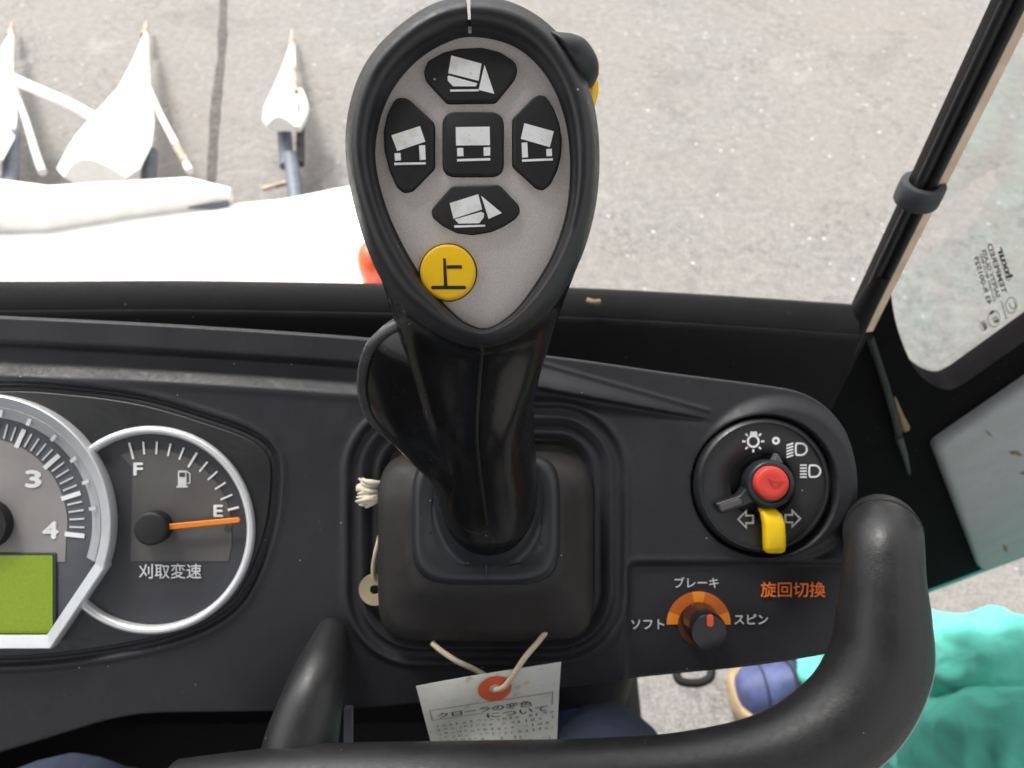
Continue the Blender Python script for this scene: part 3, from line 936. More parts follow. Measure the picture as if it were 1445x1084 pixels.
# ------------------------------------------------------------------ tachometer with the green display
tcn = (-27, 740)
tg_ = thing('tachometer', 'large silver rimmed engine speed dial with green display', 'gauge', PX(-27, 740, 0))
TZ = .0085
t_ang = sorted(list(np.linspace(-math.pi, math.pi, 181)[:-1]) + [math.atan2(-176, 99), math.atan2(-176, -99), -R(19.81), -math.pi + R(19.81)])
def tring(rad_z, close_z=None):
    """rings that follow the dial outline: a circle cut by slanted lower sides"""
    loops = []
    N = 160
    for rr, z in rad_z:
        l = []
        s = rr / 184.0
        for a in t_ang:
            x, y = math.cos(a), math.sin(a)
            ins = 184 - rr
            nx_, ny_ = 113 / 136.2, -76 / 136.2          # outward normal of the right slanted side
            dist = 180.4 - ins
            if -math.pi + R(19.8) < a < -R(19.8):
                r = dist / (abs(x) * nx_ + y * ny_)
                r = min(r, (916 - tcn[1] - ins) / -y)
            else: r = rr
            l.append(PX(tcn[0] + r * x, tcn[1] - r * y, z, TZ))
        loops.append(l)
    return loops
v, f = loft(tring([(182, .0008), (184, .0040), (184, .0082), (183.3, .0090), (182.0, .0092)]), True); mesh('rim', v, f, M['chrome'], tg_, smooth=70)
v, f = loft(tring([(182.0, .0092), (179, .0087), (166, .0062)]), True); mesh('rim_slope', v, f, M['bezel2'], tg_, smooth=70)
# ribbed inner ring only around the scale
v, f = loft([[PX(tcn[0] + r * math.cos(a), tcn[1] - r * math.sin(a), z, TZ) for a in np.linspace(R(-19), R(199), 120)] for r, z in ((167, .0063), (166, .0066), (151, .0046), (150, .0022))], False)
ri = mesh('inner_ring', v, f, M['bezel3'], tg_, smooth=40)
rb = MB()
for a in np.arange(-18, 198, 1.1):
    for (r0, r1) in ((154, 165),):
        t0, t1 = R(a - .22), R(a + .22)
        z0, z1 = .0051 + .0002, .0065 + .0002
        rb.add([PX(tcn[0] + r * math.cos(t), tcn[1] - r * math.sin(t), z, TZ) for r, z, t in ((r0, z0, t0), (r1, z1, t0), (r1, z1, t1), (r0, z0, t1))], [(0, 1, 2, 3)])
mesh('ribs', rb.v, rb.f, M['bezel2'], ri, kind='stuff')
for a in (65, 50, 35, 22, 8, 80, 95, 115):
    p = [(tcn[0] + r * math.cos(R(a + da)), tcn[1] - r * math.sin(R(a + da))) for r, da in ((154, -.9), (164, -.9), (164, .9), (154, .9))]
    flats([p], .0066, M['print2'], ri, 'marker', .0002)
dl = tring([(168, .0010), (168, .0020)])
v, f = loft(dl, True, True, True); mesh('dial', v, f, M['dial_ring'], tg_)
fld = [(tcn[0] + 122 * math.cos(R(a)), tcn[1] - 122 * math.sin(R(a))) for a in np.linspace(-10, 190, 80)]
fld = [(92, 793)] + fld + [(-146, 793)]
fld = [p for p in fld]
flats([fld], .0021, M['dial_grey'], tg_, 'dial_field', .0002)
sc_ = -6.5
for i in range(41):
    a = R(-6.5 + 4.8 * i)
    major = i % 5 == 0
    r0, r1, wd = (119, 147, 6.5) if major else (125, 146, 2.4)
    p = lambda r: (tcn[0] + r * math.cos(a), tcn[1] - r * math.sin(a))
    flats([line_poly(p(r0), p(r1), wd)], .0024, M['print'] if major else M['print2'], tg_, 'tick')
for s, a in (('4', -6.5), ('3', 41.5), ('2', 89.5), ('1', 137.5), ('0', 185.5)):
    rr = 98
    px_, py_ = (71, 748) if s == '4' else ((47, 676) if s == '3' else (tcn[0] + rr * math.cos(R(a)), tcn[1] - rr * math.sin(R(a))))
    text(s, px_, py_, .0025, 20, M['print'], tg_, 'numeral', bold=.035, h_px=23)
v, f = plate(rrect(-130, 780, 79, 900, 3, 3), .0018, .0030, .0004); mesh('display_frame', v, f, M['dial_dark'], tg_)
v, f = plate(rrect(-124, 784, 74, 894, 3, 3), .0030, .0034); mesh('display', v, f, M['lcd'], tg_)
x, y, r = dcirc(-27, 742, 36, .0085)
v, f = lathe(x, y, [(r * .97, .0022), (r, .0055), (r * .94, .0080), (.0001, .0084)], 48); mesh('hub', v, f, M['key'], tg_, smooth=40)

# ------------------------------------------------------------------ light and indicator switch
SZ = .0030
scx, scy, sr = dcirc(1076.5, 685, 96, SZ)
ls = thing('light_switch', 'round black light and indicator switch with red horn button', 'switch', FW(scx, scy, -.006))
k = sr / 96
v, f = lathe(scx, scy, [(95 * k, -.006), (96 * k, .0000), (95 * k, .0026), (93.5 * k, .0040), (89.5 * k, .0050), (88 * k, .0048), (87 * k, .0030), (47 * k, .0030), (45 * k, .0022), (44 * k, -.003), (.0001, -.003)], 128); mesh('body', v, f, M['satin'], ls, smooth=50)
# index well floor
def S(pts): return pts
zf = .0031
pr = M['print']
# lamp symbol
cx_, cy_ = 1063, 623
pol = [arc_poly(cx_, cy_, 6.2, 9.2, 0, math.pi, 14), arc_poly(cx_, cy_, 6.2, 9.2, math.pi, 2 * math.pi, 14), [(1059, 609), (1068, 609), (1069, 615), (1058, 615)]]
for i in range(8):
    if i == 2: continue
    a = math.pi / 4 * i
    pol.append(line_poly((cx_ + 11 * math.cos(a), cy_ - 11 * math.sin(a)), (cx_ + 15.5 * math.cos(a), cy_ - 15.5 * math.sin(a)), 2.6))
flats(pol, zf, pr, ls, 'lamp_symbol')
flats([arc_poly(1095, 622, 2.2, 5.6, 0, math.pi, 10), arc_poly(1095, 622, 2.2, 5.6, math.pi, 2 * math.pi, 10)], zf, pr, ls, 'off_symbol')
def headlamp(cx, cy, tilt):
    pol = []
    # D-shaped lens outline
    outer = [(cx - 2, cy - 9.5), (cx + 4, cy - 9.5)] + [(cx + 4 + 10 * math.sin(a), cy - 9.5 * math.cos(a)) for a in np.linspace(.2, math.pi - .2, 12)] + [(cx + 4, cy + 9.5), (cx - 2, cy + 9.5)] + [(cx - 2 - 2.5 * math.sin(a), cy + 9.5 * math.cos(a)) for a in np.linspace(.3, math.pi - .3, 6)]
    inn = inset(outer, 2.6)
    n = len(outer)
    for i in range(n): pol.append([outer[i], outer[(i + 1) % n], inn[(i + 1) % n], inn[i]])
    for i in range(5):
        yy = cy - 8.4 + i * 4.2
        pol.append(line_poly((cx - 16, yy + tilt), (cx - 6.5, yy), 2.3))
    return pol
flats(headlamp(1126, 634, 3.2), zf, pr, ls, 'dipped_beam_symbol')
flats(headlamp(1145, 665, 0), zf, pr, ls, 'main_beam_symbol')
def arrow(cx, cy, s):
    o_ = [(cx + s * 13, cy), (cx - s * 1, cy - 14), (cx - s * 1, cy - 6.5), (cx - s * 11, cy - 6.5), (cx - s * 11, cy + 6.5), (cx - s * 1, cy + 6.5), (cx - s * 1, cy + 14)]
    i_ = inset(o_, 2.6); n = len(o_)
    return [[o_[i], o_[(i + 1) % n], i_[(i + 1) % n], i_[i]] for i in range(n)]
flats(arrow(1053, 733, -1), zf, M['print2'], ls, 'left_arrow')
flats(arrow(1118, 732, 1), zf, M['print2'], ls, 'right_arrow')
# turning lever with flag
lv = [(1068, 668), (1060, 680), (1044, 700), (1010, 711), (1013, 716), (1018, 726), (1054, 714), (1066, 708), (1080, 712), (1100, 700), (1100, 670), (1084, 660)]
v, f = plate(rpoly(lv, 5, 4), -.002, .0075, .0010); lvo = mesh('dimmer_lever', v, f, M['collar'], ls, smooth=40)
v, f = plate(rpoly([(1015, 713), (1045, 703), (1048, 711), (1018, 722)], 2, 3), .0074, .0082, .0003); mesh('flag', v, f, M['dial_grey2'], lvo)
x, y, r = dcirc(1089, 684, 34, .011)
v, f = lathe(x, y, [(r * .98, -.002), (r, .0085), (r * .97, .0104), (r * .92, .011), (r * .78, .0112), (r * .76, .0095), (.0001, .0095)], 64); kn = mesh('knob', v, f, M['collar'], ls, smooth=40)
v, f = plate(rpoly([(1098, 640), (1090, 654), (1106, 654)], 1.5, 2), .003, .0085, .0006); mesh('pointer', v, f, M['dial_ring'], kn)
x, y, r = dcirc(1091, 683, 24, .0165)
v, f = lathe(x, y, [(r * .98, .0095), (r, .0140), (r * .97, .0155), (r * .90, .0164), (r * .5, .0160), (.0001, .0158)], 64); hb = mesh('horn_button', v, f, M['red'], ls, smooth=70)
M['red_dk'] = plastic('red_engraving', (.50, .030, .025), .5, 0)
hp = [(1084, 676), (1090, 680), (1098, 681), (1107, 680)]
pol = [line_poly(hp[i], hp[i + 1], 1.3) for i in range(3)] + [arc_poly(1095, 681, 6.2, 7.4, R(190), R(350), 10)]
flats(pol, .0162, M['red_dk'], hb, 'horn_symbol', .00015)
# yellow indicator lever
yl = spline([(1078, 724), (1085, 719), (1098, 720), (1106, 727), (1109, 745), (1110, 775), (1106, 781), (1088, 782), (1081, 777), (1081, 755)], 40)
ysec = [(1087, 719, .0040, .0025, .0020), (1088, 721, .0060, .0040, .0032), (1091, 727, .0085, .0047, .0040), (1094, 740, .0092, .0049, .0042), (1095, 757, .0092, .0049, .0042), (1095.5, 772, .0090, .0049, .0040), (1095.5, 779, .0086, .0047, .0036), (1095.5, 782, .0080, .0038, .0026)]
loops = []
for cx1, cy1, zz, rx, rz in ysec:
    x0, y0 = fx(cx1, .012), fy(cy1, .012)
    l = []
    for i in range(28):
        a = 2 * math.pi * i / 28; c_, s_ = math.cos(a), math.sin(a); q = 2 / 3.6
        l.append(FW(x0 + rx * math.copysign(abs(c_) ** q, c_), y0, zz + rz * math.copysign(abs(s_) ** q, s_)))
    loops.append(l)
v, f = loft(loops, True, True, True); mesh('indicator_lever', v, f, M['yellow2'], ls, smooth=180)

# ------------------------------------------------------------------ turning-mode dial
tm = thing('turn_mode_dial', 'small black rotary knob over an orange arc scale', 'knob', PX(986, 882, -.002))
segs = [(-2, 22, 'orange_hi'), (22, 78, 'orange_lo'), (78, 102, 'orange_hi'), (102, 158, 'orange_lo'), (158, 182, 'orange_hi')]
for a0, a1, mt in segs:
    flats([arc_poly(986, 880, 29, 45, R(a0), R(a1), 14)], -.0019, M[mt], tm, 'scale_segment', .0003)
x, y, r = dcirc(986, 881, 29.3, -.0015)
v, f = lathe(x, y, [(r, -.0020), (r, -.0012), (.0001, -.0012)], 48); mesh('well', v, f, M['brown'], tm)
x, y, r = dcirc(1001, 893, 27, .018)
v, f = lathe(x, y, [(r * 1.0, -.0012), (r * .98, .0150), (r * .96, .0168), (r * .90, .0176), (.0001, .0180)], 56)
# a few mm of lean: the shaft is not quite square to the panel
mesh('knob', v, f, M['gloss'], tm, smooth=40)
v, f = plate(rrect(998, 868, 1007, 885, 4.4, 4), .0175, .0184, .0002); mesh('index_mark', v, f, M['orange_red'], tm)

# ------------------------------------------------------------------ lever boot
bt = thing('lever_boot', 'dark rubber boot around the foot of the control lever', 'boot', PX(686, 770, -.012))
def rr_loop(cx, cy, hx, hy, r, z, n=96, zmap=None, bulge=0.0):
    """rounded rectangle loop of n points in photo pixels at height z"""
    zm = z if zmap is None else zmap
    out = []
    for i in range(n):
        a = 2 * math.pi * i / n + 1e-4
        c_, s_ = math.cos(a), math.sin(a)
        # superellipse
        e = 2 / r
        x = hx * math.copysign(abs(c_) ** e, c_); y = hy * math.copysign(abs(s_) ** e, s_)
        out.append(PX(cx + x, cy - y, z, zm))
    return out
LB = [(686, 768, 172, 152, 6.5, -.0105), (686, 768, 171, 151, 6.5, -.0060), (686, 768, 166, 146, 6.0, -.0050), (686, 770, 160, 141, 6, -.0085), (686, 772, 155, 134, 6, -.0080),
      (686, 772, 152, 131, 6.5, -.002), (686, 772, 150, 128, 6.5, .006), (686, 770, 146, 122, 6, .0105), (686, 764, 136, 112, 5.5, .0135), (686, 752, 122, 98, 5, .0165), (686, 742, 108, 86, 4.6, .0215), (686, 738, 96, 74, 4.5, .024), (686, 735, 60, 40, 3, .024)]
loops = []
for (cx1, cy1, hx1, hy1, r1, z1) in LB: loops.append(rr_loop(cx1, cy1, hx1, hy1, r1, z1, 120, zmap=0.0))
v, f = loft(loops, True, False, True)
v = [p + EZ * (.0022 * mnoise.noise(Vector(p) * 38) + .0010 * mnoise.noise(Vector(p) * 110)) for p in v]
mesh('sleeve', v, f, M['rubber'], bt, smooth=60)
v, f = tube(vspline([PX(688, 828, .0170, 0), PX(688, 850, .0143, 0), PX(688, 872, .0128, 0), PX(688, 888, .010, 0)], 14), .0005, 6); mesh('mould_line', v, f, M['rubber'], bt)

# ------------------------------------------------------------------ control lever
UP = Vector((0, 0, 1)); FWD = Vector((0, 1, 0))
lev = thing('control_lever', 'black control lever with egg shaped silver keypad head', 'lever', FW(-.0105, -.062, .02))
ZF = .140                       # keypad plane
outer_px = [(664, 3), (722, 11), (774, 41), (810, 86), (835, 140), (846, 205), (843, 280), (826, 350), (797, 410), (768, 447), (727, 478), (682, 490), (640, 482), (600, 460), (560, 428), (527, 375), (505, 310), (491, 240), (491, 180), (505, 122), (532, 76), (572, 38), (616, 12)]
inner_px = [(666, 52), (722, 64), (764, 98), (792, 150), (804, 215), (801, 290), (783, 352), (755, 402), (724, 441), (690, 463), (664, 459), (638, 440), (598, 394), (568, 345), (544, 290), (530, 230), (534, 178), (553, 128), (586, 88), (626, 62)]
def polar(pts, c, n, special=None):
    P = np.array(spline(pts, 600)); ang = np.arctan2(-(P[:, 1] - c[1]), P[:, 0] - c[0]); rad = np.hypot(P[:, 0] - c[0], P[:, 1] - c[1])
    o = np.argsort(ang); ang = ang[o]; rad = rad[o]
    ang = np.concatenate([ang - 2 * np.pi, ang, ang + 2 * np.pi]); rad = np.concatenate([rad] * 3)
    return lambda a: np.interp(a, ang, rad)
HC = (670, 235)
po, pi_ = polar(outer_px, HC, 0), polar(inner_px, HC, 0)
NA = 180
angs = list(np.linspace(-math.pi, math.pi, NA + 1)[:-1])
nt_a = math.atan2(HC[1] - 20, 662.5 - HC[0])       # the slit at the top of the rim
nw = 2.6 / 215
angs = [a for a in angs if abs(a - nt_a) > nw * 2.2]
angs += [nt_a - nw * 1.25, nt_a - nw, nt_a + nw, nt_a + nw * 1.25]
angs.sort()
NA = len(angs)
prof_h = [(0.0, -.0030), (0.02, .0000), (.07, .0004), (.11, .0030), (.16, .0050), (.24, .0064), (.36, .0071), (.52, .0067), (.68, .0050), (.82, .0018), (.92, -.0025), (.98, -.0070), (1.0, -.0120)]
hl = []
ZS = ZF - .008
for s, dz in prof_h:
    l = []
    for a in angs:
        s_, z_ = s, dz
        if abs(a - nt_a) < nw * 1.1 and s > .08:
            s_ = .08 + (s - .08) * .22; z_ = min(dz, -.002 + 0) if dz > -.012 else dz
        r = pi_(a) * (1 - s_) + po(a) * s_
        if s > .97: pass
        zm = ZF + (0 if s < .3 else (-.008 if s > .85 else -.002))
        l.append(PX(HC[0] + r * math.cos(a), HC[1] - r * math.sin(a), ZF + z_, zm))
    hl.append(l)
# grip sections down the lever axis (horizontal ellipses)
AX0 = FW(fx(690, .03), -.0535, .022)
def grip_pt(L, a, ra, rf, cxo=0.0, cyo=0.0, e=2.0):
    c_, s_ = math.cos(a), math.sin(a)
    q = 2 / e
    x = ra * math.copysign(abs(c_) ** q, c_); y = rf * math.copysign(abs(s_) ** q, s_)
    return AX0 + UP * L + EX * (x + cxo) + FWD * (y + cyo)
def grip_sec(L, ra, rf, cxo=0.0, cyo=0.0, e=2.2):
    return [grip_pt(L, a, ra, rf, cxo, cyo, e) for a in angs]
neck = grip_sec(.078, .0226, .0282, -.0033, .0035)
neck2 = grip_sec(.066, .0220, .0272, -.003, .002)
last = hl[-1]
dirn = [q - r_ for q, r_ in zip(neck2, neck)]
hl2 = [last]
for t in (.06, .12, .18, .25, .32, .4, .5, .6, .7, .8, .9, 1.0):
    # cubic blend that leaves the head and meets the neck smoothly
    h1 = 2 * t ** 3 - 3 * t * t + 1; h2_ = -2 * t ** 3 + 3 * t * t; h3 = t ** 3 - 2 * t * t + t; h4 = t ** 3 - t * t
    hl2.append([p * h1 + q * h2_ + (-EZ * .045) * h3 + dq * (3.6 * h4) for p, q, dq in zip(last, neck, dirn)])
v, f = loft(hl, True, False, False)
mesh('head_rim', v, f, M['handle'], lev, smooth=50)
for L, ra, rf, cxo, cyo in ((.066, .0220, .0272, -.003, .002), (.055, .0215, .0265, -.0025, .0015), (.045, .0216, .0262, -.002, .001), (.025, .0221, .0264, -.001, 0), (.010, .0224, .0264, 0, 0), (-.004, .0226, .0264, 0, 0)):
    hl2.append(grip_sec(L, ra, rf, cxo, cyo))
v, f = loft(hl2, True, False, True)
mesh('grip', v, f, M['grip'], lev, smooth=180)
seam_c = min(range(NA), key=lambda i: abs(angs[i] + math.pi / 2 - .05))
seam_p = [l[seam_c] for l in hl[-4:-1]] + [l[seam_c] for l in hl2[:-2]]
# face plate
op = [(HC[0] + (pi_(a) + .3) * math.cos(a), HC[1] - (pi_(a) + .3) * math.sin(a)) for a in np.linspace(-math.pi, math.pi, 161)[:-1]]
v, f = plate(op, ZF - .004, ZF, 0.0003, zmap=ZF); mesh('face_plate', v, f, M['silver'], lev, smooth=30)
# small pale lug in the slit
v, f = plate([(660, 37), (666, 37), (666, 45), (660, 45)], ZF - .003, ZF + .0012, .0002); mesh('slit_lug', v, f, M['print2'], lev)
# raised back strip at the seam below the head
Q1 = lambda x, y: (470 + x / 3.6125, y / 3.6125)
Q2 = lambda x, y: (470 + x / 3.6125, 250 + y / 3.6125)
KZ = ZF + .0022
def key(outl, icons, q, nm, sm=True):
    o_ = [q(*p) for p in outl]
    o_ = rpoly(o_, 3.5, 3)
    v, f = plate(inset(o_, -1.6), ZF - .001, ZF + .00025, .0001, zmap=KZ); well = mesh('key_surround', v, f, M['gloss'], lev, smooth=30)
    v, f = plate(o_, ZF - .001, KZ, .0007); kb = mesh(nm, v, f, M['key'], lev, smooth=35)
    for p in icons: flats([[q(*c) for c in p]], KZ + .00002, M['keyprint'], kb, 'symbol_block')
    return kb
key([(465, 355), (480, 310), (560, 265), (640, 245), (760, 240), (850, 262), (925, 310), (935, 350), (920, 395), (825, 512), (580, 515), (475, 400)],
    [[(603, 283), (757, 325), (742, 412), (587, 373)], [(590, 385), (735, 425), (728, 440), (612, 440), (585, 412), (583, 392)], [(597, 457), (740, 455), (744, 465), (597, 467)], [(772, 330), (822, 478), (742, 458)]], Q1, 'key')
key([(330, 495), (375, 497), (505, 615), (512, 640), (512, 850), (400, 965), (360, 973), (325, 945), (288, 860), (262, 760), (258, 660), (275, 580), (305, 518)],
    [[(297, 690), (443, 643), (470, 722), (327, 770)], [(313, 782), (344, 780), (346, 817), (316, 820)], [(438, 742), (469, 740), (472, 814), (442, 817)], [(312, 830), (472, 827), (472, 838), (312, 842)]], Q1, 'key')
key([tuple(p) for p in rrect(560, 568, 865, 890, 62, 5)],
    [[(625, 648), (798, 646), (800, 740), (627, 742)], [(632, 755), (663, 754), (665, 796), (633, 797)], [(767, 752), (801, 750), (801, 793), (768, 795)], [(632, 811), (801, 806), (801, 818), (632, 823)]], Q1, 'key')
key([(1050, 480), (1085, 488), (1120, 540), (1150, 620), (1163, 700), (1160, 780), (1140, 860), (1105, 930), (1070, 958), (1040, 952), (918, 840), (918, 600), (1020, 495)],
    [[(975, 628), (1125, 670), (1105, 750), (957, 708)], [(961, 728), (990, 726), (994, 802), (964, 804)], [(1087, 760), (1115, 758), (1116, 795), (1088, 797)], [(963, 813), (1120, 807), (1120, 818), (963, 825)]], Q1, 'key')
key([(503, 165), (520, 140), (605, 45), (845, 38), (942, 138), (948, 172), (925, 205), (860, 245), (800, 270), (710, 285), (630, 275), (560, 240), (508, 195)],
    [[(594, 133), (740, 87), (760, 165), (614, 212)], [(755, 95), (860, 183), (793, 213)], [(620, 215), (755, 177), (770, 185), (768, 205), (745, 235), (640, 237)], [(618, 246), (775, 243), (775, 252), (618, 258)]], Q2, 'key')
yc = [(631.5 + 39.5 * math.cos(a), 383.5 + 39.5 * math.sin(a)) for a in np.linspace(0, 2 * math.pi, 73)[:-1]]
yw = [(631.5 + 41.5 * math.cos(a), 383.5 + 41.5 * math.sin(a)) for a in np.linspace(0, 2 * math.pi, 73)[:-1]]
v, f = plate(yw, ZF - .001, ZF + .0003, .0001, zmap=KZ); mesh('key_surround', v, f, M['gloss'], lev, smooth=30)
v, f = plate(yc, ZF - .001, ZF + .0034, .0011, steps=4); yb = mesh('yellow_key', v, f, M['yellow'], lev, smooth=35, label='round yellow key with black upright symbol')
flats([[Q2(*p) for p in rrect(500, 554, 678, 572, 8, 2)], [Q2(561, 412), Q2(574, 416), Q2(583, 556), Q2(565, 556)], [Q2(580, 450), Q2(656, 449), Q2(657, 466), Q2(580, 467)]], ZF + .00342, M['black_print'], yb, 'symbol_block')
# seam of the grip cover
def surf(L, a, off=0.0003):
    Ls = np.array([.010, .025, .045, .065, .085, .098]); rf = np.interp(L, Ls, [.026, .026, .026, .027, .0285, .030]); cyo = np.interp(L, Ls, [0, 0, .001, .002, .004, .006]); ra = np.interp(L, Ls, [.0214, .0212, .0212, .0218, .0225, .0235]); cxo = np.interp(L, Ls, [0, -.001, -.002, -.003, -.0035, -.0035])
    return grip_pt(L, a, ra + off, rf + off, cxo, cyo, 2.2)
v, f = tube(vspline(seam_p, 60), .0006, 8); mesh('cover_seam', v, f, M['black_print'], lev, smooth=60)
path = [surf(.0215, -math.pi / 2 + .05), surf(.0195, -math.pi / 2 - .02), surf(.018, -math.pi / 2 - .12), surf(.019, -math.pi / 2 - .35), surf(.024, -math.pi / 2 - .7), surf(.032, -math.pi / 2 - 1.0)]
v, f = tube(vspline(path, 50), .0004, 8); mesh('cover_seam', v, f, M['black_print'], lev, smooth=60)
# hand rest wing on the left: a cover that grows out of the grip
WL = [(.026, .022, .0262, 0), (.034, .0235, .0264, .0005), (.042, .0285, .0266, .001), (.050, .0350, .0270, .0012), (.058, .0410, .0275, .0018), (.066, .0440, .0268, .0025), (.076, .0450, .0250, .0035), (.086, .0440, .0235, .0045), (.095, .0415, .0220, .0055), (.102, .0380, .0195, .006), (.107, .0330, .017, .007), (.110, .0270, .014, .008)]
Wn = np.array(spline(WL, 44, False))
sec = []
edge_l = []
for L, W_, rf, cyo in Wn:
    l = []
    for a in np.linspace(-math.pi / 2, -3 * math.pi / 2, 41):
        c_, s_ = math.cos(a), math.sin(a)
        fin = np.clip((W_ - .022) / .02, 0, 1)
        e = 2.15 - .62 * fin; q = 2 / e
        x = -W_ * abs(c_) ** q; y = math.copysign(abs(s_) ** q, s_) * (rf - .0014 if s_ < 0 else rf * .55)
        # blunt the outer edge
        l.append(AX0 + UP * L + EX * (x - .0022) + FWD * (y + cyo))
    l.append(AX0 + UP * L + EX * .004 + FWD * (cyo + rf * .3)); l.append(AX0 + UP * L + EX * .002 + FWD * (cyo - rf * .80)); l.append(AX0 + UP * L + EX * (-.0006) + FWD * (cyo - rf * .9))
    sec.append(l)
    edge_l.append(AX0 + UP * L + EX * (-W_ - .0014) + FWD * (cyo - .0030))
v, f = loft(sec, True, True, True); wg = mesh('hand_rest', v, f, M['grip'], lev, smooth=70, label='glossy rounded hand rest wing')
v, f = tube([p for p in edge_l[6:]] + [AX0 + UP * .1108 + EX * -.020 + FWD * .008], [.0008] + [.0021] * (len(edge_l) - 8) + [.0020, .0012], 14); mesh('rolled_edge', v, f, M['edge_hilite'], wg, smooth=180)
# thumb switch housing at the upper right and its yellow trigger
hb_ = [(768, 46), (784, 47), (804, 49), (827, 58), (842, 77), (847, 97), (838, 110), (824, 117), (810, 116), (795, 100), (778, 70)]
hp2 = np.array(spline(hb_, 80)); z_h = ZF - .004
h2 = [(fx(p[0], z_h), fy(p[1], z_h)) for p in hp2]
def hloop(ins, z):
    c0 = (fx(805, z_h), fy(86, z_h)); s0 = 1 - ins / .0085
    return [FW(c0[0] + (p[0] - c0[0]) * s0, c0[1] + (p[1] - c0[1]) * s0, z) for p in h2]
loops = [hloop(.003, z_h - .022), hloop(.0006, z_h - .016), hloop(0, z_h - .004), hloop(.0005, z_h + .001), hloop(.0018, z_h + .0048), hloop(.0036, z_h + .0070), hloop(.0055, z_h + .0082), hloop(.0075, z_h + .0086)]
v, f = loft(loops, True, True, True); mesh('switch_housing', v, f, M['handle'], lev, smooth=70)
ty = [(812, 108), (838, 106), (845, 112), (845, 130), (838, 151), (828, 152), (815, 130)]
t2 = np.array(spline(ty, 50)); z_t = ZF - .015
t2 = [(fx(p[0], z_t), fy(p[1], z_t)) for p in t2]
loops = [[FW(p[0], p[1], z) for p in (inset(t2, i_) if i_ else t2)] for i_, z in ((.0012, z_t - .012), (0, z_t - .008), (0, z_t - .002), (.0007, z_t + .0006), (.002, z_t + .0016))]
v, f = loft(loops, True, True, True); mesh('trigger', v, f, M['yellow'], lev, smooth=60, label='yellow trigger under the switch housing')
# collar
cz0 = .024
CL = [(686, 733, 101, 89, 4.6, .0150), (686, 733, 104, 92, 4.6, .0180), (686, 733, 105.5, 93.5, 4.6, .0235), (686, 733, 105, 93, 4.6, .0275), (686, 732.5, 102.5, 90.5, 4.5, .0312), (686, 732, 98, 86, 4.4, .0335), (686, 731.5, 92, 80, 4.2, .0344), (686, 731, 85, 73, 3.8, .0340), (687, 730, 77, 66, 3.2, .0330)]
loops = []
for (cx1, cy1, hx1, hy1, r1, z1) in CL: loops.append(rr_loop(cx1, cy1, hx1, hy1, r1, z1, NA, zmap=.028))
def grip_align(L, ra, rf, n=NA):
    return [grip_pt(L, 2 * math.pi * i / n + 1e-4, ra, rf, 0, 0, 2.2) for i in range(n)]
def at_z(ra, rf, z):
    """section of the vertical grip by a plane z=const of the dash"""
    out = []
    for i in range(NA):
        a = 2 * math.pi * i / NA + 1e-4
        p = grip_pt(0, a, ra, rf * (1 if math.sin(a) < 0 else .38), 0, 0, 2.2)
        L = (z - (p - ORG).dot(EZ)) / UP.dot(EZ)
        out.append(p + UP * L)
    return out
loops += [at_z(.0262, .0292, .0322), at_z(.0248, .0281, .0325), at_z(.0236, .0273, .0342), at_z(.0228, .0268, .0375), at_z(.0210, .0252, .0405)]
v, f = loft(loops, True, True, False); mesh('collar', v, f, M['collar'], lev, smooth=60)
v, f = tube(vspline([PX(687, 790, .0333, .028), PX(687, 804, .0346, .028), PX(687, 815, .0338, .028), PX(687, 822, .0305, .028), PX(687, 826, .0245, .028)], 12), .00035, 6); mesh('mould_line', v, f, M['dash'], lev)

# ------------------------------------------------------------------ cord end, string and card washer left of the boot
ct = thing('tied_cord', 'frayed white cord knot tucked in the recess left of the boot', 'cord', PX(530, 700, -.008))
for i in range(46):
    rnd = random.Random(i)
    x0, y0 = 541 + rnd.uniform(-2, 5), 690 + rnd.uniform(-11, 13)
    x1, y1 = 505 + rnd.uniform(-3, 10) + abs(y0 - 690) * .3, 692 + (y0 - 690) * 1.5 + rnd.uniform(-4, 4)
    zz = rnd.uniform(0, .007)
    p = vspline([PX(x0, y0, zz * .6, 0), PX((x0 + x1) / 2 + rnd.uniform(-3, 3), (y0 + y1) / 2 + rnd.uniform(-3, 3), zz + .0025, 0), PX(x1, y1, zz * .8, 0)], 6)
    v, f = tube(p, [.0011, .0012, .0012, .0011, .0010, .0008, .0005], 6, up=EZ)
    if i == 0: acc = MB()
    acc.add(v, f)
mesh('frayed_end', acc.v, acc.f, M['tuft'], ct, smooth=60, kind='stuff')
v, f = tube(vspline([PX(541, 735, 0, 0), PX(536, 760, .003, 0), PX(530, 785, .003, 0), PX(527, 808, .001, 0), PX(530, 822, -.001, 0)], 20), .0011, 8); mesh('string', v, f, M['string'], ct, smooth=60)
wsx, wsy, wr = dcirc(529, 832, 22.5, 0)
v, f = lathe(wsx, wsy, [(wr * .30, -.0004), (wr, -.0004), (wr, .0004), (wr * .30, .0004), (wr * .30, -.0004)], 40, cap=False)
ww = mesh('card_washer', v, f, M['washer'], base=FW(wsx, wsy, -.0026), label='tan ring washer half hidden beside the boot', cat='washer')

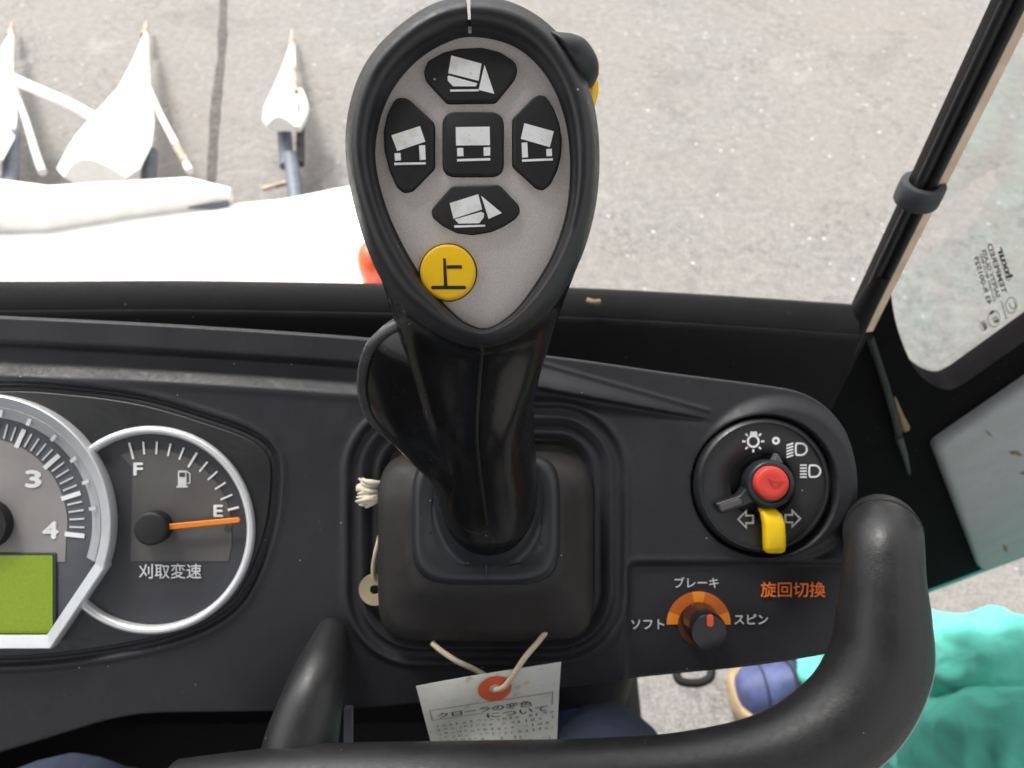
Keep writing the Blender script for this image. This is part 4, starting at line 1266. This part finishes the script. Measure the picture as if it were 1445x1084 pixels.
# ------------------------------------------------------------------ paper tag
tgt = thing('paper_tag', 'creased white paper tag with red eyelet hanging below the boot', 'tag', PX(695, 1058, .012))
def tag_pt(u, v_, off=0.0):
    """u 0..1 left-right, v 0..1 top-bottom"""
    tl = np.array((589, 962)); tr = np.array((791, 929)); br = np.array((784, 1100)); bl_ = np.array((620, 1102))
    p = (1 - v_) * ((1 - u) * tl + u * tr) + v_ * ((1 - u) * bl_ + u * br)
    p = p + np.array((0, -5 * math.sin(math.pi * min(1, u * 1.0)) * (1 - v_)))
    z = .016 + .004 * math.sin(u * 2.6 + .4) - .010 * v_ + .0016 * math.sin(v_ * 7 + u * 3) * u + .0015 * math.sin(u * 9 + v_ * 4) * (v_ > 0) * v_
    return PX(p[0], p[1], z + off, .012)
NU, NVv = 26, 22
vv = [tag_pt(i / NU, j / NVv, 0) for j in range(NVv + 1) for i in range(NU + 1)] + [tag_pt(i / NU, j / NVv, -.0003) for j in range(NVv + 1) for i in range(NU + 1)]
n1 = (NU + 1) * (NVv + 1)
ff = []
for j in range(NVv):
    for i in range(NU):
        a = j * (NU + 1) + i
        ff.append((a, a + 1, a + NU + 2, a + NU + 1)); ff.append((n1 + a, n1 + a + NU + 1, n1 + a + NU + 2, n1 + a + 1))
bdr = [i for i in range(NU + 1)] + [(j * (NU + 1) + NU) for j in range(1, NVv + 1)] + [NVv * (NU + 1) + i for i in range(NU - 1, -1, -1)] + [j * (NU + 1) for j in range(NVv - 1, 0, -1)]
for a, b in zip(bdr, bdr[1:] + bdr[:1]): ff.append((a, b, n1 + b, n1 + a))
pp = mesh('paper', vv, ff, M['paper'], tgt, smooth=40)
def tag_text(s, u0, v0, u1, hgt, bold=0.0):
    v, f = textmesh(s, bold)
    wd = v[:, 0].max() - v[:, 0].min(); ht = v[:, 1].max() - v[:, 1].min()
    return [tag_pt(u0 + (q[0] / wd + .5) * (u1 - u0), v0 - q[1] / ht * hgt, .0004) for q in v], f
m = MB()
m.add(*tag_text('クローラの変色', .10, .335, .80, .055, .012)); mesh('title', m.v, m.f, M['dial_ring'], pp)
m = MB(); m.add(*tag_text('について', .46, .40, .92, .045, .012)); mesh('title', m.v, m.f, M['dial_ring'], pp)
m = MB()
def tag_quad(u0, v0, u1, v1):
    n = max(2, int((u1 - u0) * 24))
    vs = []
    for i in range(n + 1):
        u = u0 + (u1 - u0) * i / n
        vs += [tag_pt(u, v0, .00035), tag_pt(u, v1, .00035)]
    return vs, [(2 * i, 2 * i + 2, 2 * i + 3, 2 * i + 1) for i in range(n)]
for q in ((.05, .265, .955, .271), (.05, .265, .056, .375), (.949, .265, .955, .375), (.05, .37, .44, .3755)): m.add(*tag_quad(*q))
mesh('title_box', m.v, m.f, M['dial_grey'], pp)
m = MB(); rnd = random.Random(3)
for r_ in range(13):
    v0 = .43 + r_ * .043
    u = .07
    lim = .95 - (.25 if r_ in (4, 8, 11) else 0)
    while u < lim:
        wd = rnd.uniform(.028, .042)
        if rnd.random() < .88:
            # a small kanji-like cluster of strokes
            for s_ in range(rnd.randint(2, 4)):
                if rnd.random() < .55:
                    y = v0 + rnd.uniform(0, .022); m.add(*tag_quad(u + rnd.uniform(0, .006), y, u + wd * .8, y + .0035))
                else:
                    x = u + rnd.uniform(0, wd * .75); m.add(*tag_quad(x, v0, x + .005, v0 + .024))
        u += wd + .016
mesh('small_print', m.v, m.f, M['tag_ink'], pp, kind='stuff')
# eyelet patch
ev = []; ef = []
n = 36
cu, cv = .535, .150
for rr in (.34, 1.0):
    for i in range(n):
        a = 2 * math.pi * i / n
        ev.append(tag_pt(cu + .118 * rr * math.cos(a), cv + .118 * rr * math.sin(a) * 1.0, .0006))
for i in range(n): ef.append((i, (i + 1) % n, n + (i + 1) % n, n + i))
mesh('eyelet', ev, ef, M['eyelet'], pp, label='red reinforcing ring')
e0 = tag_pt(cu, cv + .01, .0004)
v, f = tube(vspline([e0 - EZ * .002, tag_pt(cu + .02, cv, .0022), tag_pt(cu + .09, cv - .05, .003), PX(740, 920, .020, .012), PX(760, 903, .014, .012), PX(776, 888, .009, .012)], 24), .0013, 8); mesh('string', v, f, M['string'], tgt, smooth=60)
v, f = tube(vspline([PX(609, 909, .010, .012), PX(622, 918, .012, .012), PX(645, 932, .013, .012), PX(670, 946, .011, .012), PX(695, 962, .010, .012)], 20), .0013, 8); mesh('string', v, f, M['string'], tgt, smooth=60)

# ------------------------------------------------------------------ grab rail
gr = thing('grab_rail', 'thick black rubber covered grab rail looping in front of the dashboard', 'handle', PX(800, 1110, .03))
def rp(px, py, z, r_px):
    return PX(px, py, z), r_px / FPX * (D - z)
seq = [rp(474, 872, -.014, 16), rp(466, 900, .003, 24), rp(453, 945, .020, 36), rp(440, 990, .030, 44), rp(426, 1045, .036, 52), rp(418, 1090, .040, 54), rp(416, 1110, .042, 50)]
P_ = vspline([s[0] for s in seq], 40); r_ = [float(x[0]) for x in spline([(s[1],) for s in seq], 40, False)]
v, f = tube(P_, r_, 28); mesh('left_arm', v, f, M['rail'], gr, smooth=60)
seq = [rp(250, 1128, .050, 52), rp(330, 1122, .052, 56), rp(450, 1116, .053, 61), rp(650, 1112, .055, 61), rp(850, 1108, .056, 61), rp(985, 1098, .056, 62), rp(1105, 1070, .055, 65), rp(1196, 1012, .052, 69), rp(1240, 938, .048, 68), rp(1246, 870, .044, 62), rp(1246, 815, .040, 55), rp(1247, 772, .034, 52), rp(1246, 756, .022, 51), rp(1243, 747, .004, 49), rp(1240, 757, -.02, 46)]
P_ = vspline([s[0] for s in seq], 130); r_ = [float(x[0]) for x in spline([(s[1],) for s in seq], 130, False)]
v, f = tube(P_, r_, 40, up=EZ); mesh('bar', v, f, M['rail'], gr, smooth=60)
# moulded parting line on the outer side and the joint line of the grip cover
path = []
for i in range(62, 112):
    t = (P_[min(i + 1, len(P_) - 1)] - P_[i - 1]).normalized(); s_ = t.cross(EZ).normalized()
    a = R(32); path.append(P_[i] + (s_ * math.cos(a) + EZ * math.sin(a)).normalized() * (r_[i] + .00005))
v, f = tube(path, .00045, 6); mesh('parting_line', v, f, M['trim_grey'], gr, smooth=60)
i = 112
t = (P_[i + 1] - P_[i - 1]).normalized(); s_ = t.cross(EZ).normalized(); b_ = s_.cross(t)
ring = [P_[i] + (s_ * math.cos(a) + b_ * math.sin(a)) * (r_[i] + .0001) + t * .0016 * math.sin(a * 2) for a in np.linspace(0, 2 * math.pi, 49)]
v, f = tube(ring, .0005, 6, caps=False); mesh('cover_joint', v, f, M['dash'], gr, smooth=60)
# flat insert on the underside bar
v, f = plate(rrect(485, 1000, 496, 1100, 2, 2), .002, .006); mesh('mount_plate', v, f, M['dial_ring'], gr)

# ------------------------------------------------------------------ people
def skin_body(name, chains, mat, parent, sub=2, wr=.0, seed=0):
    """chains: lists of (point, rx, ry) sharing end points"""
    bm = bmesh.new(); me = bpy.data.meshes.new(name)
    vs = {}; rad = []
    pts = []
    edges = []
    o0 = ORIG[parent.name]
    def vid(p, rx, ry):
        kkey = tuple(round(c, 4) for c in p)
        if kkey not in vs:
            vs[kkey] = len(pts); pts.append(tuple(Vector(p) - o0)); rad.append((rx, ry))
        return vs[kkey]
    for ch in chains:
        pr_ = None
        for p, rx, ry in ch:
            i = vid(p, rx, ry)
            if pr_ is not None: edges.append((pr_, i))
            pr_ = i
    me.from_pydata(pts, edges, []); me.update()
    o = bpy.data.objects.new(name, me); COL.objects.link(o); o.parent = parent
    sk = o.modifiers.new('skin', 'SKIN'); sk.use_smooth_shade = True
    for i, sv in enumerate(me.skin_vertices[0].data):
        sv.radius = rad[i]; sv.use_root = (i == 0)
    ss = o.modifiers.new('sub', 'SUBSURF'); ss.levels = sub; ss.render_levels = sub
    if wr:
        tx = bpy.data.textures.new(name + '_folds', 'MUSGRAVE'); tx.musgrave_type = 'RIDGED_MULTIFRACTAL'; tx.noise_scale = .085; tx.octaves = 2.6; tx.lacunarity = 2.0; tx.gain = 1.6; tx.noise_intensity = .9
        dm = o.modifiers.new('folds', 'DISPLACE'); dm.texture = tx; dm.strength = wr; dm.texture_coords = 'LOCAL'
    bpy.context.view_layer.update()
    dg = bpy.context.evaluated_depsgraph_get()
    nm = bpy.data.meshes.new_from_object(o.evaluated_get(dg))
    nm.materials.clear(); nm.materials.append(mat)
    for p in nm.polygons: p.use_smooth = True
    o.modifiers.clear(); o.data = nm
    nm.name = name
    ORIG[o.name] = o0
    return o

def head_and_hands(parent, hc, look, hands):
    loops = []
    look = look.normalized(); side = look.cross(UP).normalized()
    for t in np.linspace(-1, 1, 15):
        z = t * .115; r = math.sqrt(max(.02, 1 - t * t)) * (1 if t > -.2 else 1 - .25 * (-t - .2))
        l = []
        for i in range(24):
            a = 2 * math.pi * i / 24
            nose = .016 * max(0, math.cos(a)) ** 24 * max(0, 1 - abs(t + .12) * 4)
            l.append(hc + UP * z + look * ((.098 * r + nose) * math.cos(a)) + side * (.076 * r * math.sin(a)))
        loops.append(l)
    v, f = loft(loops, True, True, True); hd_ = mesh('head', v, f, M['skin'], parent, smooth=180)
    loops = []
    for t in np.linspace(-.25, 1.02, 9):
        z = t * .122; r = math.sqrt(max(.02, 1.06 - t * t))
        l = []
        for i in range(24):
            a = 2 * math.pi * i / 24
            cut = .86 if (math.cos(a) > .45 and t < .45) else 1.05
            l.append(hc + UP * z + look * (.098 * r * cut * math.cos(a) - .004) + side * (.077 * r * cut * math.sin(a)))
        loops.append(l)
    v, f = loft(loops, True, True, True); mesh('hair', v, f, M['hair'], hd_, smooth=180)

# bystander crouching on the yard beside the open door
ank = G(1148, 948, .10); kne = G(1345, 918, .47)
hip = Vector((.93, .27, .52)); pel = Vector((.98, .16, .56))
by = thing('person', 'person in teal work trousers and blue shoes crouching beside the machine', 'person', G(1100, 965, 0))
kn2 = G(1400, 1026, .50); an2 = kn2 + Vector((-.02, .02, -.40)); hp2_ = Vector((1.0, .05, .52))
chest = Vector((1.02, .22, .98)); neck_ = Vector((1.0, .26, 1.14))
def lerp(a, b, t): return a.lerp(b, t)
chains = [[(pel, .15, .13), (lerp(pel, hip, .6), .12, .12), (hip, .105, .105), (lerp(hip, kne, .5), .100, .100), (kne, .080, .080), (lerp(kne, ank, .3), .078, .078), (lerp(kne, ank, .65), .070, .070), (ank + Vector((.0, 0, .02)), .066, .066)],
          [(pel, .15, .13), (hp2_, .105, .105), (lerp(hp2_, kn2, .5), .10, .10), (kn2, .092, .092), (lerp(kn2, an2, .5), .06, .06), (an2, .05, .05)],
          [(pel, .15, .13), (lerp(pel, chest, .5), .14, .11), (chest, .15, .11), (neck_, .055, .055)],
          [(chest, .15, .11), (chest + Vector((.0, .19, .08)), .06, .06), (chest + Vector((-.02, .30, -.16)), .045, .045), (Vector((.86, .42, .72)), .036, .036)],
          [(chest, .15, .11), (chest + Vector((.0, -.19, .08)), .06, .06), (chest + Vector((-.02, -.28, -.16)), .045, .045), (Vector((.86, -.16, .72)), .036, .036)]]
skin_body('body', chains, M['teal'], by, 4, .022)
head_and_hands(by, Vector((.96, .28, 1.28)), Vector((-1, .1, -.15)), [])
def shoe(parent, toe, heel, wd=.048):
    d = (toe - heel); L = d.length; d.normalize(); s_ = UP.cross(d).normalized()
    sec = [(0.0, .55, .075, .075), (.10, .85, .085, .09), (.25, .95, .09, .10), (.42, .92, .085, .095), (.58, 1.0, .070, .078), (.75, 1.08, .058, .062), (.90, .95, .050, .048), (.98, .6, .042, .036), (1.0, .25, .034, .030)]
    loops = []
    for t, w_, h, hh in sec:
        l = []
        for i in range(20):
            a = 2 * math.pi * i / 20
            y = math.cos(a) * wd * w_; z = max(0, math.sin(a)) * hh * .95 + .022
            if math.sin(a) < 0: z = .022
            l.append(heel + d * (t * L) + s_ * y + UP * z)
        loops.append(l)
    v, f = loft(loops, True, True, True); sh = mesh('shoe', v, f, M['shoe'], parent, smooth=60)
    o_ = []
    for t, w_ in ((0, .5), (.06, .8), (.2, .98), (.42, .96), (.6, 1.06), (.76, 1.16), (.9, 1.05), (.98, .75), (1.01, .3)):
        o_.append((t, w_))
    ring = [heel + d * ((t - .5) * 1.07 * L + .5 * L) + s_ * (wd * w_ * 1.14) for t, w_ in o_] + [heel + d * ((t - .5) * 1.07 * L + .5 * L) - s_ * (wd * w_ * 1.14) for t, w_ in reversed(o_)]
    v, f = loft([[p + UP * .001 for p in ring], [p + UP * .026 for p in ring], [lerp(p, heel + d * L * .5, .04) + UP * .032 for p in ring]], True, True, True)
    mesh('sole', v, f, M['sole'], sh, smooth=50)
    for tt, rr in ((.72, .0022), (.40, .0045)):
        pth = [heel + d * ((tt + .05 * math.sin(a)) * L) + s_ * (wd * 1.04 * math.cos(a)) + UP * (.022 + math.sin(a) * (.062 if tt > .6 else .094)) for a in np.linspace(.1, math.pi - .1, 14)]
        v, f = tube(pth, rr, 8); mesh('stitching' if tt > .6 else 'strap', v, f, M['navy'], sh, smooth=60)
    # strap across the instep
    pth = [heel + d * (.50 * L) + s_ * (wd * 1.0 * math.cos(a)) + UP * (.022 + math.sin(a) * .086) for a in np.linspace(.1, math.pi - .1, 14)]
    v, f = tube(pth, .006, 8); mesh('lace_band', v, f, M['navy'], sh, smooth=60)
shoe(by, G(1034, 984, .02), G(1172, 972, .02), .050)
d2_ = an2 - Vector((0, 0, an2.z)); shoe(by, d2_ + Vector((-.18, .03, 0)), d2_ + Vector((.07, -.01, 0)))

# driver's legs under the camera
dv = thing('person', 'driver in dark navy trousers seated behind the grab rail', 'person', Vector((-.05, -.3, FZ)))
kr = DP(862, 1066, .80); kl = DP(40, 1135, .60)
pelv = Vector((-.07, -.42, H - .82)); hr_ = Vector((.05, -.36, H - .84)); hl_ = Vector((-.21, -.36, H - .84))
ar = Vector((kr.x, kr.y + .04, FZ + .10)); al = Vector((kl.x - .02, kl.y + .03, FZ + .10))
ch_ = Vector((-.07, -.48, H - .34)); nk_ = Vector((-.07, -.47, H - .16))
chains = [[(pelv, .15, .12), (hr_, .10, .10), (lerp(hr_, kr, .5), .088, .088), (kr, .068, .068), (lerp(kr, ar, .5), .055, .055), (ar, .045, .045)],
          [(pelv, .15, .12), (hl_, .10, .10), (lerp(hl_, kl, .5), .088, .088), (kl, .066, .066), (lerp(kl, al, .5), .055, .055), (al, .045, .045)],
          [(pelv, .15, .12), (lerp(pelv, ch_, .5), .14, .11), (ch_, .15, .11), (nk_, .055, .055)],
          [(ch_, .15, .11), (ch_ + Vector((.20, .02, .08)), .06, .06), (ch_ + Vector((.25, .12, -.14)), .045, .045), (Vector((.24, .02, H - .62)), .036, .036)],
          [(ch_, .15, .11), (ch_ + Vector((-.20, .02, .08)), .06, .06), (ch_ + Vector((-.25, .12, -.14)), .045, .045), (Vector((-.34, .02, H - .62)), .036, .036)]]
skin_body('body', chains, M['navy'], dv, 2, .008)
head_and_hands(dv, Vector((-.07, -.42, H - .02)), Vector((0, 1, -.5)), [])
shoe(dv, Vector((kr.x, kr.y + .16, FZ)), Vector((kr.x, kr.y - .06, FZ)))
shoe(dv, Vector((kl.x, kl.y + .16, FZ)), Vector((kl.x, kl.y - .06, FZ)))
